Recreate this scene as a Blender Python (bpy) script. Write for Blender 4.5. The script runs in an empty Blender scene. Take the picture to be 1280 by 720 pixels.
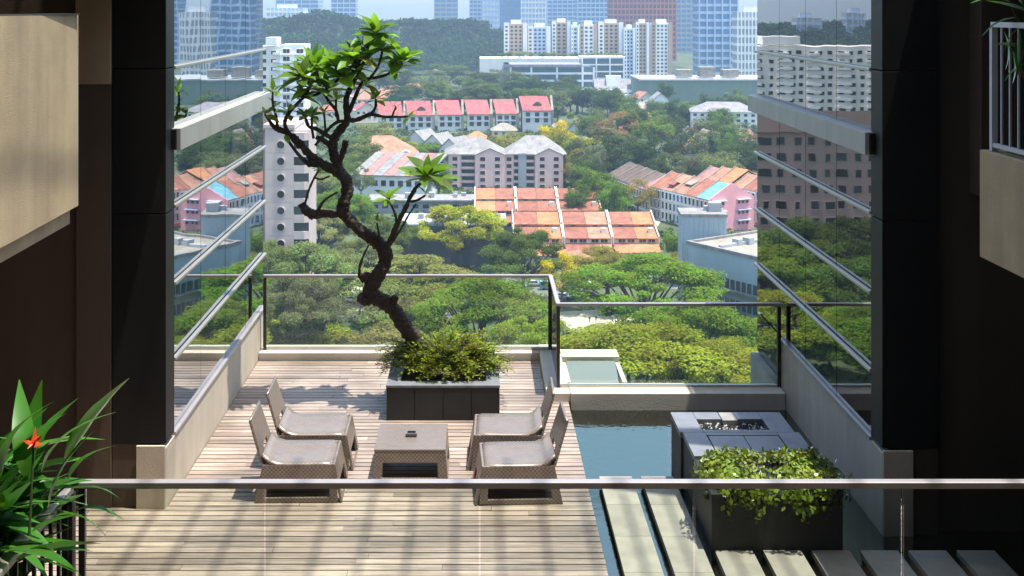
import bpy, bmesh, math, random
import numpy as np
from mathutils import Vector, Matrix
sc = bpy.context.scene
COL = sc.collection
R = math.radians

# ------------------------------------------------------------------ camera
CAM_Z = 5.15            # eye height above the terrace deck (z = 0); streets lie at z = -70
F = 1500.0              # focal length in photo pixels (1280 wide)
VX, VY = 597.0, 10.0    # where the eye level and the terrace axis meet in the photo
cam_d = bpy.data.cameras.new('camera'); cam = bpy.data.objects.new('camera', cam_d); COL.objects.link(cam)
cam.location = (0, 0, CAM_Z); cam.rotation_euler = (R(90), 0, 0)
cam_d.sensor_width = 36.0; cam_d.sensor_fit = 'HORIZONTAL'; cam_d.lens = 36.0 * F / 1280.0
cam_d.shift_x = (640 - VX) / 1280.0; cam_d.shift_y = -(360 - VY) / 1280.0
cam_d.clip_start = 0.1; cam_d.clip_end = 20000
sc.camera = cam

# ------------------------------------------------------------------ sky, sun, exposure
SUN = Vector((0.22, -0.055, 0.97)).normalized()        # towards the sun
world = bpy.data.worlds.new('World'); sc.world = world; world.use_nodes = True
wn = world.node_tree.nodes; wl = world.node_tree.links
sky = wn.new('ShaderNodeTexSky'); sky.sky_type = 'NISHITA'; sky.sun_disc = False
sky.sun_elevation = math.asin(SUN.z); sky.sun_rotation = math.atan2(SUN.x, SUN.y)
sky.air_density = 1.15; sky.dust_density = 1.6; sky.ozone_density = 1.5
wl.new(sky.outputs[0], wn['Background'].inputs[0]); wn['Background'].inputs[1].default_value = 0.15
sd = bpy.data.lights.new('sun', 'SUN'); sd.energy = 3.7; sd.angle = R(0.53); sd.color = (1.0, 0.945, 0.85)
so = bpy.data.objects.new('sun', sd); COL.objects.link(so)
so.rotation_euler = (-SUN).to_track_quat('-Z', 'Y').to_euler()
sc.view_settings.view_transform = 'Standard'; sc.view_settings.look = 'None'
sc.view_settings.exposure = 1.27; sc.view_settings.gamma = 1.0; sc.view_settings.use_curve_mapping = False
sc.cycles.use_denoising = True
sc.cycles.caustics_reflective = False; sc.cycles.caustics_refractive = False
sc.cycles.max_bounces = 10; sc.cycles.transparent_max_bounces = 16; sc.cycles.volume_bounces = 0
sc.cycles.sample_clamp_indirect = 8.0

# ------------------------------------------------------------------ helpers
GROUND = -70.0
rng = random.Random(7)
def XP(px, Y): return (px - VX) * Y / F
def ZP(py, Y): return CAM_Z - (py - VY) * Y / F
def P(px, py, Y): return Vector((XP(px, Y), Y, ZP(py, Y)))
def GY(py, z=GROUND): return (CAM_Z - z) * F / (py - VY)

class MB:
    """collects faces; build() links them as ONE mesh object"""
    def __init__(s): s.v = []; s.f = []; s.m = []
    def add(s, vs, fs, mi=0):
        o = len(s.v); s.v += [tuple(v) for v in vs]; s.f += [tuple(i + o for i in f) for f in fs]; s.m += [mi] * len(fs)
        return s
    def box(s, x0, x1, y0, y1, z0, z1, mi=0):
        return s.add([(x0,y0,z0),(x1,y0,z0),(x1,y1,z0),(x0,y1,z0),(x0,y0,z1),(x1,y0,z1),(x1,y1,z1),(x0,y1,z1)],
                     [(0,3,2,1),(4,5,6,7),(0,1,5,4),(1,2,6,5),(2,3,7,6),(3,0,4,7)], mi)
    def prism(s, poly, axis, a, b, mi=0):
        """poly: outline in the plane across the axis ('x': (y,z), 'y': (x,z), 'z': (x,y)); swept from a to b"""
        def pt(p, t): return {'x': (t, p[0], p[1]), 'y': (p[0], t, p[1]), 'z': (p[0], p[1], t)}[axis]
        n = len(poly); vs = [pt(p, a) for p in poly] + [pt(p, b) for p in poly]
        fs = [tuple(range(n))[::-1], tuple(range(n, 2*n))] + [(i, (i+1) % n, n + (i+1) % n, n + i) for i in range(n)]
        return s.add(vs, fs, mi)
    def slab(s, quad, t, mi=0):
        """a sloping slab: four top corners, thickness t downwards"""
        q = [Vector(p) for p in quad]; b = [p - Vector((0, 0, t)) for p in q]
        return s.add(q + b, [(0,1,2,3),(7,6,5,4),(0,4,5,1),(1,5,6,2),(2,6,7,3),(3,7,4,0)], mi)
    def tube(s, pts, radii, n=8, mi=0, cap=True):
        pts = [Vector(p) for p in pts]; k = len(pts); vs = []; fs = []
        if not hasattr(radii, '__len__'): radii = [radii] * k
        ref = None
        for i in range(k):
            d = (pts[min(i+1, k-1)] - pts[max(i-1, 0)]).normalized()
            if ref is None: ref = d.orthogonal().normalized()
            ref = (ref - d * ref.dot(d)).normalized(); b = d.cross(ref)
            for j in range(n):
                a = 2 * math.pi * j / n
                vs.append(pts[i] + (ref * math.cos(a) + b * math.sin(a)) * radii[i])
        for i in range(k - 1):
            for j in range(n):
                fs.append((i*n + j, i*n + (j+1) % n, (i+1)*n + (j+1) % n, (i+1)*n + j))
        if cap: fs += [tuple(range(n))[::-1], tuple(range((k-1)*n, k*n))]
        return s.add(vs, fs, mi)
    def mesh(s, name):
        me = bpy.data.meshes.new(name); me.from_pydata(s.v, [], s.f); me.polygons.foreach_set('material_index', s.m)
        bm = bmesh.new(); bm.from_mesh(me); bmesh.ops.recalc_face_normals(bm, faces=bm.faces); bm.to_mesh(me); bm.free()
        me.update(); return me
    def build(s, name, mats, parent=None, loc=(0,0,0), rz=0, smooth=False, bevel=0, kind=None):
        return place(name, s.mesh(name), mats, parent, loc, rz, smooth, bevel, kind)

def place(name, me, mats=None, parent=None, loc=(0,0,0), rz=0, smooth=False, bevel=0, kind=None, scale=None):
    o = bpy.data.objects.new(name, me); COL.objects.link(o)
    if mats is not None and not me.materials:
        for m in (mats if isinstance(mats, (list, tuple)) else [mats]): me.materials.append(m)
    o.location = loc
    if rz: o.rotation_euler = (0, 0, rz)
    if scale: o.scale = scale
    if parent: o.parent = parent
    if smooth: me.polygons.foreach_set('use_smooth', [True] * len(me.polygons))
    if bevel:
        b = o.modifiers.new('bevel', 'BEVEL'); b.width = bevel; b.segments = 2; b.limit_method = 'ANGLE'
    if kind: o['kind'] = kind
    return o
def tag(o, label, cat, group=None):
    o['label'] = label; o['category'] = cat
    if group: o['group'] = group
    return o
def thing(name, label, cat, loc=(0,0,0), rz=0, group=None):
    o = bpy.data.objects.new(name, None); COL.objects.link(o); o.location = loc; o.rotation_euler = (0, 0, rz)
    o.empty_display_size = 0.2
    return tag(o, label, cat, group)
def struct(o): o['kind'] = 'structure'; return o
def copy_tree(o, parent=None):
    c = o.copy(); COL.objects.link(c); c.parent = parent
    for ch in list(o.children): copy_tree(ch, c)
    return c

# ------------------------------------------------------------------ materials (procedural)
def nodes(name):
    m = bpy.data.materials.new(name); m.use_nodes = True
    nt = m.node_tree; return m, nt, nt.nodes, nt.links, nt.nodes['Principled BSDF']
def lin(c):
    """photo-like sRGB 0-255 triple to linear"""
    return tuple((x/255/12.92 if x/255 <= .04045 else ((x/255 + .055)/1.055)**2.4) for x in c)
def mat(name, col, rough=.8, var=.18, scale=1.0, bump=0.0, bscale=None, metal=0.0, stretch=(1,1,1), rand=0.0, spec=.4, streak=0.0):
    m, nt, N, L, b = nodes(name)
    b.inputs['Roughness'].default_value = rough; b.inputs['Metallic'].default_value = metal
    b.inputs['Specular IOR Level'].default_value = spec
    tc = N.new('ShaderNodeTexCoord'); mp = N.new('ShaderNodeMapping'); mp.inputs['Scale'].default_value = stretch
    L.new(tc.outputs['Object'], mp.inputs[0])
    oi = N.new('ShaderNodeObjectInfo')
    # shift the pattern from object to object
    sh = N.new('ShaderNodeVectorMath'); sh.operation = 'SCALE'; sh.inputs[0].default_value = (37, 17, 53)
    L.new(oi.outputs['Random'], sh.inputs['Scale']); L.new(sh.outputs[0], mp.inputs['Location'])
    n = N.new('ShaderNodeTexNoise'); n.inputs['Scale'].default_value = scale; n.inputs['Detail'].default_value = 6; n.inputs['Roughness'].default_value = .62
    L.new(mp.outputs[0], n.inputs['Vector'])
    mr = N.new('ShaderNodeMapRange'); mr.inputs[1].default_value = .25; mr.inputs[2].default_value = .75
    mr.inputs[3].default_value = 1 - var; mr.inputs[4].default_value = 1 + var
    L.new(n.outputs[0], mr.inputs[0])
    fac = mr.outputs[0]
    if rand:
        rr = N.new('ShaderNodeMapRange'); rr.inputs[3].default_value = 1 - rand; rr.inputs[4].default_value = 1 + rand
        L.new(oi.outputs['Random'], rr.inputs[0])
        mu = N.new('ShaderNodeMath'); mu.operation = 'MULTIPLY'; L.new(fac, mu.inputs[0]); L.new(rr.outputs[0], mu.inputs[1]); fac = mu.outputs[0]
    if streak:   # rain streaks and grime running down the face
        m2 = N.new('ShaderNodeMapping'); m2.inputs['Scale'].default_value = (1.3, 1.3, .07); L.new(tc.outputs['Object'], m2.inputs[0])
        n2 = N.new('ShaderNodeTexNoise'); n2.inputs['Scale'].default_value = scale * 2.2; n2.inputs['Detail'].default_value = 5; L.new(m2.outputs[0], n2.inputs['Vector'])
        r2 = N.new('ShaderNodeMapRange'); r2.inputs[1].default_value = .35; r2.inputs[2].default_value = .7; r2.inputs[3].default_value = 1; r2.inputs[4].default_value = 1 - streak
        L.new(n2.outputs[0], r2.inputs[0])
        m3 = N.new('ShaderNodeMath'); m3.operation = 'MULTIPLY'; L.new(fac, m3.inputs[0]); L.new(r2.outputs[0], m3.inputs[1]); fac = m3.outputs[0]
    mx = N.new('ShaderNodeVectorMath'); mx.operation = 'SCALE'; mx.inputs[0].default_value = col
    L.new(fac, mx.inputs['Scale']); L.new(mx.outputs[0], b.inputs['Base Color'])
    if bump:
        bn = N.new('ShaderNodeTexNoise'); bn.inputs['Scale'].default_value = bscale or scale * 8; bn.inputs['Detail'].default_value = 4
        L.new(mp.outputs[0], bn.inputs['Vector'])
        bp = N.new('ShaderNodeBump'); bp.inputs['Strength'].default_value = bump; bp.inputs['Distance'].default_value = .02 if bump < 1 else .06
        L.new(bn.outputs[0], bp.inputs['Height']); L.new(bp.outputs[0], b.inputs['Normal'])
    return m

M = {}
M['cream'] = mat('cream_render', (.56,.50,.40), .85, .10, 2.2, .15, 60, streak=.12)
M['kerb'] = mat('kerb_stone', (.60,.55,.46), .8, .12, 3, .15, 50)
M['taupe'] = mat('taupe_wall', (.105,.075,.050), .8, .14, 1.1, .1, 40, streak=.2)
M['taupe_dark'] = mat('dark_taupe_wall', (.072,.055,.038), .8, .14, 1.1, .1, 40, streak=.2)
M['black_clad'] = mat('black_cladding', (.014,.0135,.013), .5, .25, 1.4, .03, 30, spec=.22, streak=.25)
M['balcony'] = mat('balcony_render', (.47,.37,.225), .85, .2, 1.2, .3, 120, streak=.2)
M['concrete'] = mat('concrete', (.28,.27,.25), .85, .2, 1.5, .2, 20)
M['dark_stone'] = mat('black_stone', (.020,.021,.022), .6, .35, 3.5, .05, 40)
M['granite'] = mat('grey_granite', (.17,.18,.20), .42, .25, 5, .04, 90)
M['slab'] = mat('stepping_stone', (.31,.29,.25), .7, .2, 4, .12, 60, rand=.10)
M['metal'] = mat('satin_metal', (.46,.43,.38), .4, .08, 3, metal=.7)
M['ledge'] = mat('ledge_metal', (.42,.42,.38), .5, .08, 1.6, metal=.25, streak=.15, rand=.04)
M['dark_metal'] = mat('dark_steel', (.055,.046,.042), .35, .15, 4, metal=.6)
M['rail_metal'] = mat('rail_steel', (.42,.38,.37), .35, .1, 4, metal=.45)
M['white_metal'] = mat('pale_rail', (.55,.56,.58), .4, .08, 4)
M['joint'] = mat('dark_joint', (.012,.011,.011), .7, .1, 3)
M['soil'] = mat('soil', (.05,.035,.022), .95, .4, 8, .5, 30)
M['bark'] = mat('frangipani_bark', (.050,.036,.028), .85, .55, 9, 1.0, 28)
M['branch'] = mat('frangipani_branch', (.055,.042,.032), .8, .45, 9, .5, 40)
M['stem'] = mat('green_stem', (.10,.14,.04), .6, .25, 6)
M['trunk'] = mat('tree_trunk', (.10,.085,.07), .9, .35, 1.5, .5, 8)

def wood():
    m, nt, N, L, b = nodes('weathered_deck_board')
    tc = N.new('ShaderNodeTexCoord'); oi = N.new('ShaderNodeObjectInfo')
    sh = N.new('ShaderNodeVectorMath'); sh.operation = 'SCALE'; sh.inputs[0].default_value = (91, 37, 13); L.new(oi.outputs['Random'], sh.inputs['Scale'])
    mp = N.new('ShaderNodeMapping'); mp.inputs['Scale'].default_value = (1.2, 26, 10); L.new(tc.outputs['Object'], mp.inputs[0]); L.new(sh.outputs[0], mp.inputs['Location'])
    g = N.new('ShaderNodeTexNoise'); g.inputs['Scale'].default_value = 1.6; g.inputs['Detail'].default_value = 8; g.inputs['Roughness'].default_value = .7; L.new(mp.outputs[0], g.inputs['Vector'])
    cr = N.new('ShaderNodeValToRGB'); e = cr.color_ramp.elements
    e[0].position = .28; e[0].color = (.120,.090,.070,1); e[1].position = .72; e[1].color = (.48,.39,.325,1)
    k = e.new(.5); k.color = (.33,.26,.215,1)
    L.new(g.outputs[0], cr.inputs[0])
    # large blotches across the boards: wet patches and painted-in leaf shadow
    geo = N.new('ShaderNodeNewGeometry'); p2 = N.new('ShaderNodeTexNoise'); p2.inputs['Scale'].default_value = 1.1; p2.inputs['Detail'].default_value = 5; L.new(geo.outputs['Position'], p2.inputs['Vector'])
    r2 = N.new('ShaderNodeMapRange'); r2.inputs[1].default_value = .36; r2.inputs[2].default_value = .68; r2.inputs[3].default_value = .72; r2.inputs[4].default_value = 1.22; L.new(p2.outputs[0], r2.inputs[0])
    r1 = N.new('ShaderNodeMapRange'); r1.inputs[3].default_value = .74; r1.inputs[4].default_value = 1.22; L.new(oi.outputs['Random'], r1.inputs[0])
    mu = N.new('ShaderNodeMath'); mu.operation = 'MULTIPLY'; L.new(r1.outputs[0], mu.inputs[0]); L.new(r2.outputs[0], mu.inputs[1])
    sx = N.new('ShaderNodeVectorMath'); sx.operation = 'SCALE'; L.new(cr.outputs[0], sx.inputs[0]); L.new(mu.outputs[0], sx.inputs['Scale'])
    L.new(sx.outputs[0], b.inputs['Base Color']); b.inputs['Roughness'].default_value = .46; b.inputs['Specular IOR Level'].default_value = .55
    bp = N.new('ShaderNodeBump'); bp.inputs['Strength'].default_value = .25; bp.inputs['Distance'].default_value = .004; L.new(g.outputs[0], bp.inputs['Height']); L.new(bp.outputs[0], b.inputs['Normal'])
    return m
M['wood'] = wood()

def wicker():
    m, nt, N, L, b = nodes('woven_wicker')
    tc = N.new('ShaderNodeTexCoord')
    geo = N.new('ShaderNodeNewGeometry')
    ck = N.new('ShaderNodeTexChecker'); ck.inputs['Scale'].default_value = 46; L.new(tc.outputs['Object'], ck.inputs['Vector'])
    n = N.new('ShaderNodeTexNoise'); n.inputs['Scale'].default_value = 14; n.inputs['Detail'].default_value = 5; L.new(tc.outputs['Object'], n.inputs['Vector'])
    mx = N.new('ShaderNodeMix'); mx.data_type = 'RGBA'; mx.inputs[6].default_value = (.066,.047,.036,1); mx.inputs[7].default_value = (.27,.22,.18,1)
    ad = N.new('ShaderNodeMath'); ad.operation = 'MULTIPLY_ADD'; ad.inputs[1].default_value = .55; L.new(ck.outputs['Fac'], ad.inputs[0])
    ns = N.new('ShaderNodeMath'); ns.operation = 'MULTIPLY'; ns.inputs[1].default_value = .55; L.new(n.outputs[0], ns.inputs[0]); L.new(ns.outputs[0], ad.inputs[2])
    L.new(ad.outputs[0], mx.inputs[0]); L.new(mx.outputs[2], b.inputs['Base Color'])
    b.inputs['Roughness'].default_value = .32; b.inputs['Specular IOR Level'].default_value = .85
    bp = N.new('ShaderNodeBump'); bp.inputs['Strength'].default_value = .45; bp.inputs['Distance'].default_value = .006; L.new(ck.outputs['Fac'], bp.inputs['Height']); L.new(bp.outputs[0], b.inputs['Normal'])
    return m
M['wicker'] = wicker()

def mirror(name, col, tilt):
    """coated curtain-wall glass; each pane sits a hair out of true"""
    m, nt, N, L, b = nodes(name)
    b.inputs['Base Color'].default_value = (*col, 1); b.inputs['Metallic'].default_value = 1; b.inputs['Roughness'].default_value = .012
    tc = N.new('ShaderNodeTexCoord'); n = N.new('ShaderNodeTexNoise'); n.inputs['Scale'].default_value = 1.1; n.inputs['Detail'].default_value = 1
    L.new(tc.outputs['Object'], n.inputs['Vector'])
    bp = N.new('ShaderNodeBump'); bp.inputs['Strength'].default_value = tilt; bp.inputs['Distance'].default_value = .0011
    L.new(n.outputs[0], bp.inputs['Height']); L.new(bp.outputs[0], b.inputs['Normal'])
    return m
M['mirror_l'] = mirror('coated_glass_bluish', (.48,.515,.53), .8)
M['mirror_r'] = mirror('coated_glass_bronze', (.36,.335,.32), .8)

def clear_glass(name, tint, ior=1.45):
    m, nt, N, L, b = nodes(name)
    N.remove(b); out = N['Material Output']
    tr = N.new('ShaderNodeBsdfTransparent'); tr.inputs[0].default_value = (*tint, 1)
    gl = N.new('ShaderNodeBsdfGlossy'); gl.inputs['Roughness'].default_value = .01
    fr = N.new('ShaderNodeFresnel'); fr.inputs['IOR'].default_value = ior
    mx = N.new('ShaderNodeMixShader'); L.new(fr.outputs[0], mx.inputs[0]); L.new(tr.outputs[0], mx.inputs[1]); L.new(gl.outputs[0], mx.inputs[2]); L.new(mx.outputs[0], out.inputs[0])
    return m
M['glass'] = clear_glass('balustrade_glass', (.90,.965,.925))
M['glass_front'] = clear_glass('guardrail_glass', (.88,.915,.875))

def water():
    m, nt, N, L, b = nodes('pool_water'); N.remove(b); out = N['Material Output']
    tr = N.new('ShaderNodeBsdfTransparent'); tr.inputs[0].default_value = (.58,.74,.78,1)
    gl = N.new('ShaderNodeBsdfGlossy'); gl.inputs['Roughness'].default_value = .03; gl.inputs[0].default_value = (.37,.385,.35,1)
    tc = N.new('ShaderNodeTexCoord'); n = N.new('ShaderNodeTexNoise'); n.inputs['Scale'].default_value = 9; n.inputs['Detail'].default_value = 3; L.new(tc.outputs['Object'], n.inputs['Vector'])
    bp = N.new('ShaderNodeBump'); bp.inputs['Strength'].default_value = .35; bp.inputs['Distance'].default_value = .012; L.new(n.outputs[0], bp.inputs['Height']); L.new(bp.outputs[0], gl.inputs['Normal'])
    fr = N.new('ShaderNodeFresnel'); fr.inputs['IOR'].default_value = 1.36; L.new(bp.outputs[0], fr.inputs['Normal'])
    mx = N.new('ShaderNodeMixShader'); L.new(fr.outputs[0], mx.inputs[0]); L.new(tr.outputs[0], mx.inputs[1]); L.new(gl.outputs[0], mx.inputs[2]); L.new(mx.outputs[0], out.inputs[0])
    return m
M['water'] = water()
def pool_tile():
    m, nt, N, L, b = nodes('pool_mosaic')
    tc = N.new('ShaderNodeTexCoord'); br = N.new('ShaderNodeTexBrick'); br.offset = 0
    br.inputs['Scale'].default_value = 1; br.inputs['Brick Width'].default_value = .1; br.inputs['Row Height'].default_value = .1; br.inputs['Mortar Size'].default_value = .004
    br.inputs['Color1'].default_value = (.040,.085,.095,1); br.inputs['Color2'].default_value = (.060,.11,.115,1); br.inputs['Mortar'].default_value = (.11,.13,.13,1)
    L.new(tc.outputs['Object'], br.inputs['Vector']); L.new(br.outputs[0], b.inputs['Base Color']); b.inputs['Roughness'].default_value = .5
    return m
M['pool_tile'] = pool_tile()

def foliage(name, col=None, hue_spread=.22, noise_scale=.35, transl=.45, gloss=.0):
    """leaf material: obj.color (or col) varied by leaf ('tint' attribute) and by clump"""
    m, nt, N, L, b = nodes(name); N.remove(b); out = N['Material Output']
    if col is None:
        oi = N.new('ShaderNodeObjectInfo'); base = oi.outputs['Color']
    else:
        rgb = N.new('ShaderNodeRGB'); rgb.outputs[0].default_value = (*col, 1); base = rgb.outputs[0]
    at = N.new('ShaderNodeAttribute'); at.attribute_name = 'tint'
    tc = N.new('ShaderNodeTexCoord'); n = N.new('ShaderNodeTexNoise'); n.inputs['Scale'].default_value = noise_scale; n.inputs['Detail'].default_value = 4; L.new(tc.outputs['Object'], n.inputs['Vector'])
    r1 = N.new('ShaderNodeMapRange'); r1.inputs[3].default_value = 1 - hue_spread * 1.6; r1.inputs[4].default_value = 1 + hue_spread * 1.6; L.new(at.outputs['Fac'], r1.inputs[0])
    r2 = N.new('ShaderNodeMapRange'); r2.inputs[1].default_value = .3; r2.inputs[2].default_value = .7; r2.inputs[3].default_value = .72; r2.inputs[4].default_value = 1.3; L.new(n.outputs[0], r2.inputs[0])
    mu = N.new('ShaderNodeMath'); mu.operation = 'MULTIPLY'; L.new(r1.outputs[0], mu.inputs[0]); L.new(r2.outputs[0], mu.inputs[1])
    hs = N.new('ShaderNodeHueSaturation'); L.new(base, hs.inputs['Color']); L.new(mu.outputs[0], hs.inputs['Value'])
    hr = N.new('ShaderNodeMapRange'); hr.inputs[1].default_value = .3; hr.inputs[2].default_value = .7; hr.inputs[3].default_value = .475; hr.inputs[4].default_value = .525; L.new(n.outputs[0], hr.inputs[0]); L.new(hr.outputs[0], hs.inputs['Hue'])
    df = N.new('ShaderNodeBsdfDiffuse'); tl = N.new('ShaderNodeBsdfTranslucent'); L.new(hs.outputs[0], df.inputs[0])
    wm = N.new('ShaderNodeMix'); wm.data_type = 'RGBA'; wm.blend_type = 'MULTIPLY'; wm.inputs[0].default_value = 1; wm.inputs[7].default_value = (1.25,1.3,.55,1); L.new(hs.outputs[0], wm.inputs[6]); L.new(wm.outputs[2], tl.inputs[0])
    mx = N.new('ShaderNodeMixShader'); mx.inputs[0].default_value = transl; L.new(df.outputs[0], mx.inputs[1]); L.new(tl.outputs[0], mx.inputs[2])
    if gloss:
        gl = N.new('ShaderNodeBsdfGlossy'); gl.inputs['Roughness'].default_value = .38; gl.inputs[0].default_value = (.9,.95,.9,1)
        fr = N.new('ShaderNodeFresnel'); fr.inputs['IOR'].default_value = 1.4
        gm = N.new('ShaderNodeMath'); gm.operation = 'MULTIPLY'; gm.inputs[1].default_value = gloss; L.new(fr.outputs[0], gm.inputs[0])
        m2 = N.new('ShaderNodeMixShader'); L.new(gm.outputs[0], m2.inputs[0]); L.new(mx.outputs[0], m2.inputs[1]); L.new(gl.outputs[0], m2.inputs[2]); mx = m2
    L.new(mx.outputs[0], out.inputs[0])
    return m
M['leaf_far'] = foliage('tree_foliage')
M['leaf_frangipani'] = foliage('frangipani_leaf', (.135,.245,.032), .4, 2.0, .6, .3)
M['leaf_yellow'] = foliage('yellowed_frangipani_leaf', (.30,.27,.03), .3, 2.0, .45, .3)
M['leaf_hedge'] = foliage('hedge_leaf', (.19,.245,.028), .45, 3.0, .35, .8)
M['leaf_juniper'] = foliage('feathery_bush_leaf', (.19,.225,.020), .4, 3.5, .4, .3)
M['leaf_heliconia'] = foliage('heliconia_leaf', (.050,.17,.016), .35, 2.5, .5, .45)
M['leaf_forest'] = foliage('forest_foliage', (.030,.060,.024), .3, .02, .25)
M['flower'] = mat('orange_bract', (.75,.11,.03), .5, .2, 20)

# ================================================================== the tower the terrace belongs to
def off(parent): return tuple(-c for c in parent.location)      # parts drawn in place, hung on their thing

# ---- timber deck: every board its own piece
deck = struct(MB().box(-6.0, 1.19, 8.6, 17.56, -.62, -.06).build('deck', M['joint']))
PITCH = .1185; row = 0; y = 8.62
board_meshes = {}
while y + PITCH < 17.57:
    x0, x1 = (-3.2 if y > 12.36 else -6.0), 1.19
    if y > 15.62: x1 = .90
    cuts = [x0]; x = x0 + rng.uniform(.5, 2.6)
    while x < x1 - .5: cuts.append(x); x += rng.choice((1.8, 2.4, 2.7, 3.0))
    cuts.append(x1)
    for a, b in zip(cuts, cuts[1:]):
        ln = round(b - a - .005, 2)
        if ln not in board_meshes:
            mb = MB().box(-ln/2, ln/2, -.0505, .0505, -.03, 0); me = mb.mesh('board'); me.materials.append(M['wood']); board_meshes[ln] = me
        o = place('board', board_meshes[ln], None, deck, ((a+b)/2, y + PITCH/2, rng.uniform(-.0025, .0015)), rng.uniform(-.0006, .0006))
    y += PITCH; row += 1

# ---- pool
basin = struct(MB().box(1.19, 6.6, 8.6, 15.70, -.62, -.36).build('pool_floor', M['pool_tile']))
pw = struct(MB().add([(1.19,8.6,-.10),(6.6,8.6,-.10),(6.6,15.70,-.10),(1.19,15.70,-.10)], [(0,1,2,3)]).build('pool_water', M['water']))

# ---- stepping stones standing in the pool
k = 0
for i in range(8):
    x = 1.335 + i * .459; yend = 13.2 if i < 2 else 11.40
    t = thing('stepping_stone', ['long pale stepping slab in the pool beside the timber deck', 'long pale stepping slab between the deck-side slab and the black planter',
        'pale stepping slab ending at the left front corner of the black planter', 'pale stepping slab ending at the middle of the black planter front',
        'pale stepping slab ending at the right front corner of the black planter', 'pale stepping slab in line with the foot of the right parapet',
        'pale stepping slab in shade, second from the far right', 'pale stepping slab in deep shade at the far right'][i], 'stepping stone', (x + .18, yend, -.36), 0, 'stepping stones in the pool')
    MB().box(x+.015, x + .345, 8.6, yend-.012, -.36, -.055).build('plinth', M['dark_stone'], t, off(t))
    yy = yend
    while yy > 9.0:
        MB().box(x, x + .36, yy - .745, yy, -.053, 0).build('paver', M['slab'], t, off(t), bevel=.004); yy -= .75

# ---- kerbs and glass balustrade along the terrace edge
kb = thing('kerb', 'low cream kerb running round the terrace edge under the glass balustrade', 'kerb', (0, 17.7, 0))
MB().box(-3.2, .90, 17.56, 17.98, -.6, .105).build('kerb_back', M['kerb'], kb, off(kb), bevel=.008)
MB().box(.905, 1.21, 15.70, 17.98, -.6, .11).build('kerb_return', M['kerb'], kb, off(kb), bevel=.008)
MB().box(1.215, 4.02, 15.66, 16.10, -.6, .12).build('kerb_pool', M['kerb'], kb, off(kb), bevel=.008)
KT = .112
bal = thing('glass_balustrade', 'stepped glass balustrade with dark metal handrail along the far terrace edge', 'balustrade', (0, 17.7, KT))
def glass_run(a, b, axis, c, n, zb, zt, parent, gm, gap=.012):
    L_ = (b - a) / n
    for i in range(n):
        p, q = a + i*L_ + gap/2, a + (i+1)*L_ - gap/2
        mb = MB()
        mb.box(p, q, c-.006, c+.006, zb, zt) if axis == 'x' else mb.box(c-.006, c+.006, p, q, zb, zt)
        mb.build('glass_pane', gm, parent, off(parent))
glass_run(-3.12, 1.06, 'x', 17.72, 4, KT+.02, 1.17, bal, M['glass'])
glass_run(15.98, 17.70, 'y', 1.075, 1, KT+.02, 1.17, bal, M['glass'])
glass_run(1.10, 4.0, 'x', 15.95, 2, KT+.02, 1.19, bal, M['glass'])
MB().box(-3.16, 1.10, 17.69, 17.75, 1.172, 1.212).build('handrail', M['rail_metal'], bal, off(bal), bevel=.006)
MB().box(1.045, 1.105, 15.98, 17.688, 1.174, 1.214).build('handrail', M['rail_metal'], bal, off(bal), bevel=.006)
MB().box(1.045, 4.02, 15.92, 15.978, 1.192, 1.232).build('handrail', M['rail_metal'], bal, off(bal), bevel=.006)
for (x, y, zt) in ((-3.14, 17.72, 1.17), (1.065, 17.722, 1.17), (1.072, 15.95, 1.19), (4.005, 15.95, 1.19)):
    MB().box(x-.022, x+.022, y-.03, y+.03, KT-.01, zt).build('post', M['dark_metal'], bal, off(bal))
for (x0, x1, y) in ((-3.11, 1.04, 17.72), (1.10, 3.98, 15.95)):
    MB().box(x0, x1, y-.025, y+.025, KT-.01, KT+.035).build('shoe', M['metal'], bal, off(bal))

# ---- pale canopy just outside the balustrade, and the roof edge beside the right wing
cn = thing('skylight', 'pale frosted glass skylight outside the corner of the balustrade', 'skylight', (1.6, 17.0, -.6))
MB().slab([(1.28,16.5,-.12),(1.98,16.5,-.12),(1.98,17.35,.05),(1.28,17.35,.05)], .03).build('frosted_pane', mat('frosted_glass', (.19,.21,.21), .35, .06, 2), cn, off(cn))
MB().box(1.22,2.05,17.38,17.75,-.6,.10).build('upstand', M['kerb'], cn, off(cn))
MB().box(1.22,1.275,16.45,17.37,-.6,.02).build('frame_side', M['kerb'], cn, off(cn)); MB().box(1.99,2.05,16.45,17.37,-.6,.02).build('frame_side', M['kerb'], cn, off(cn))

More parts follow.
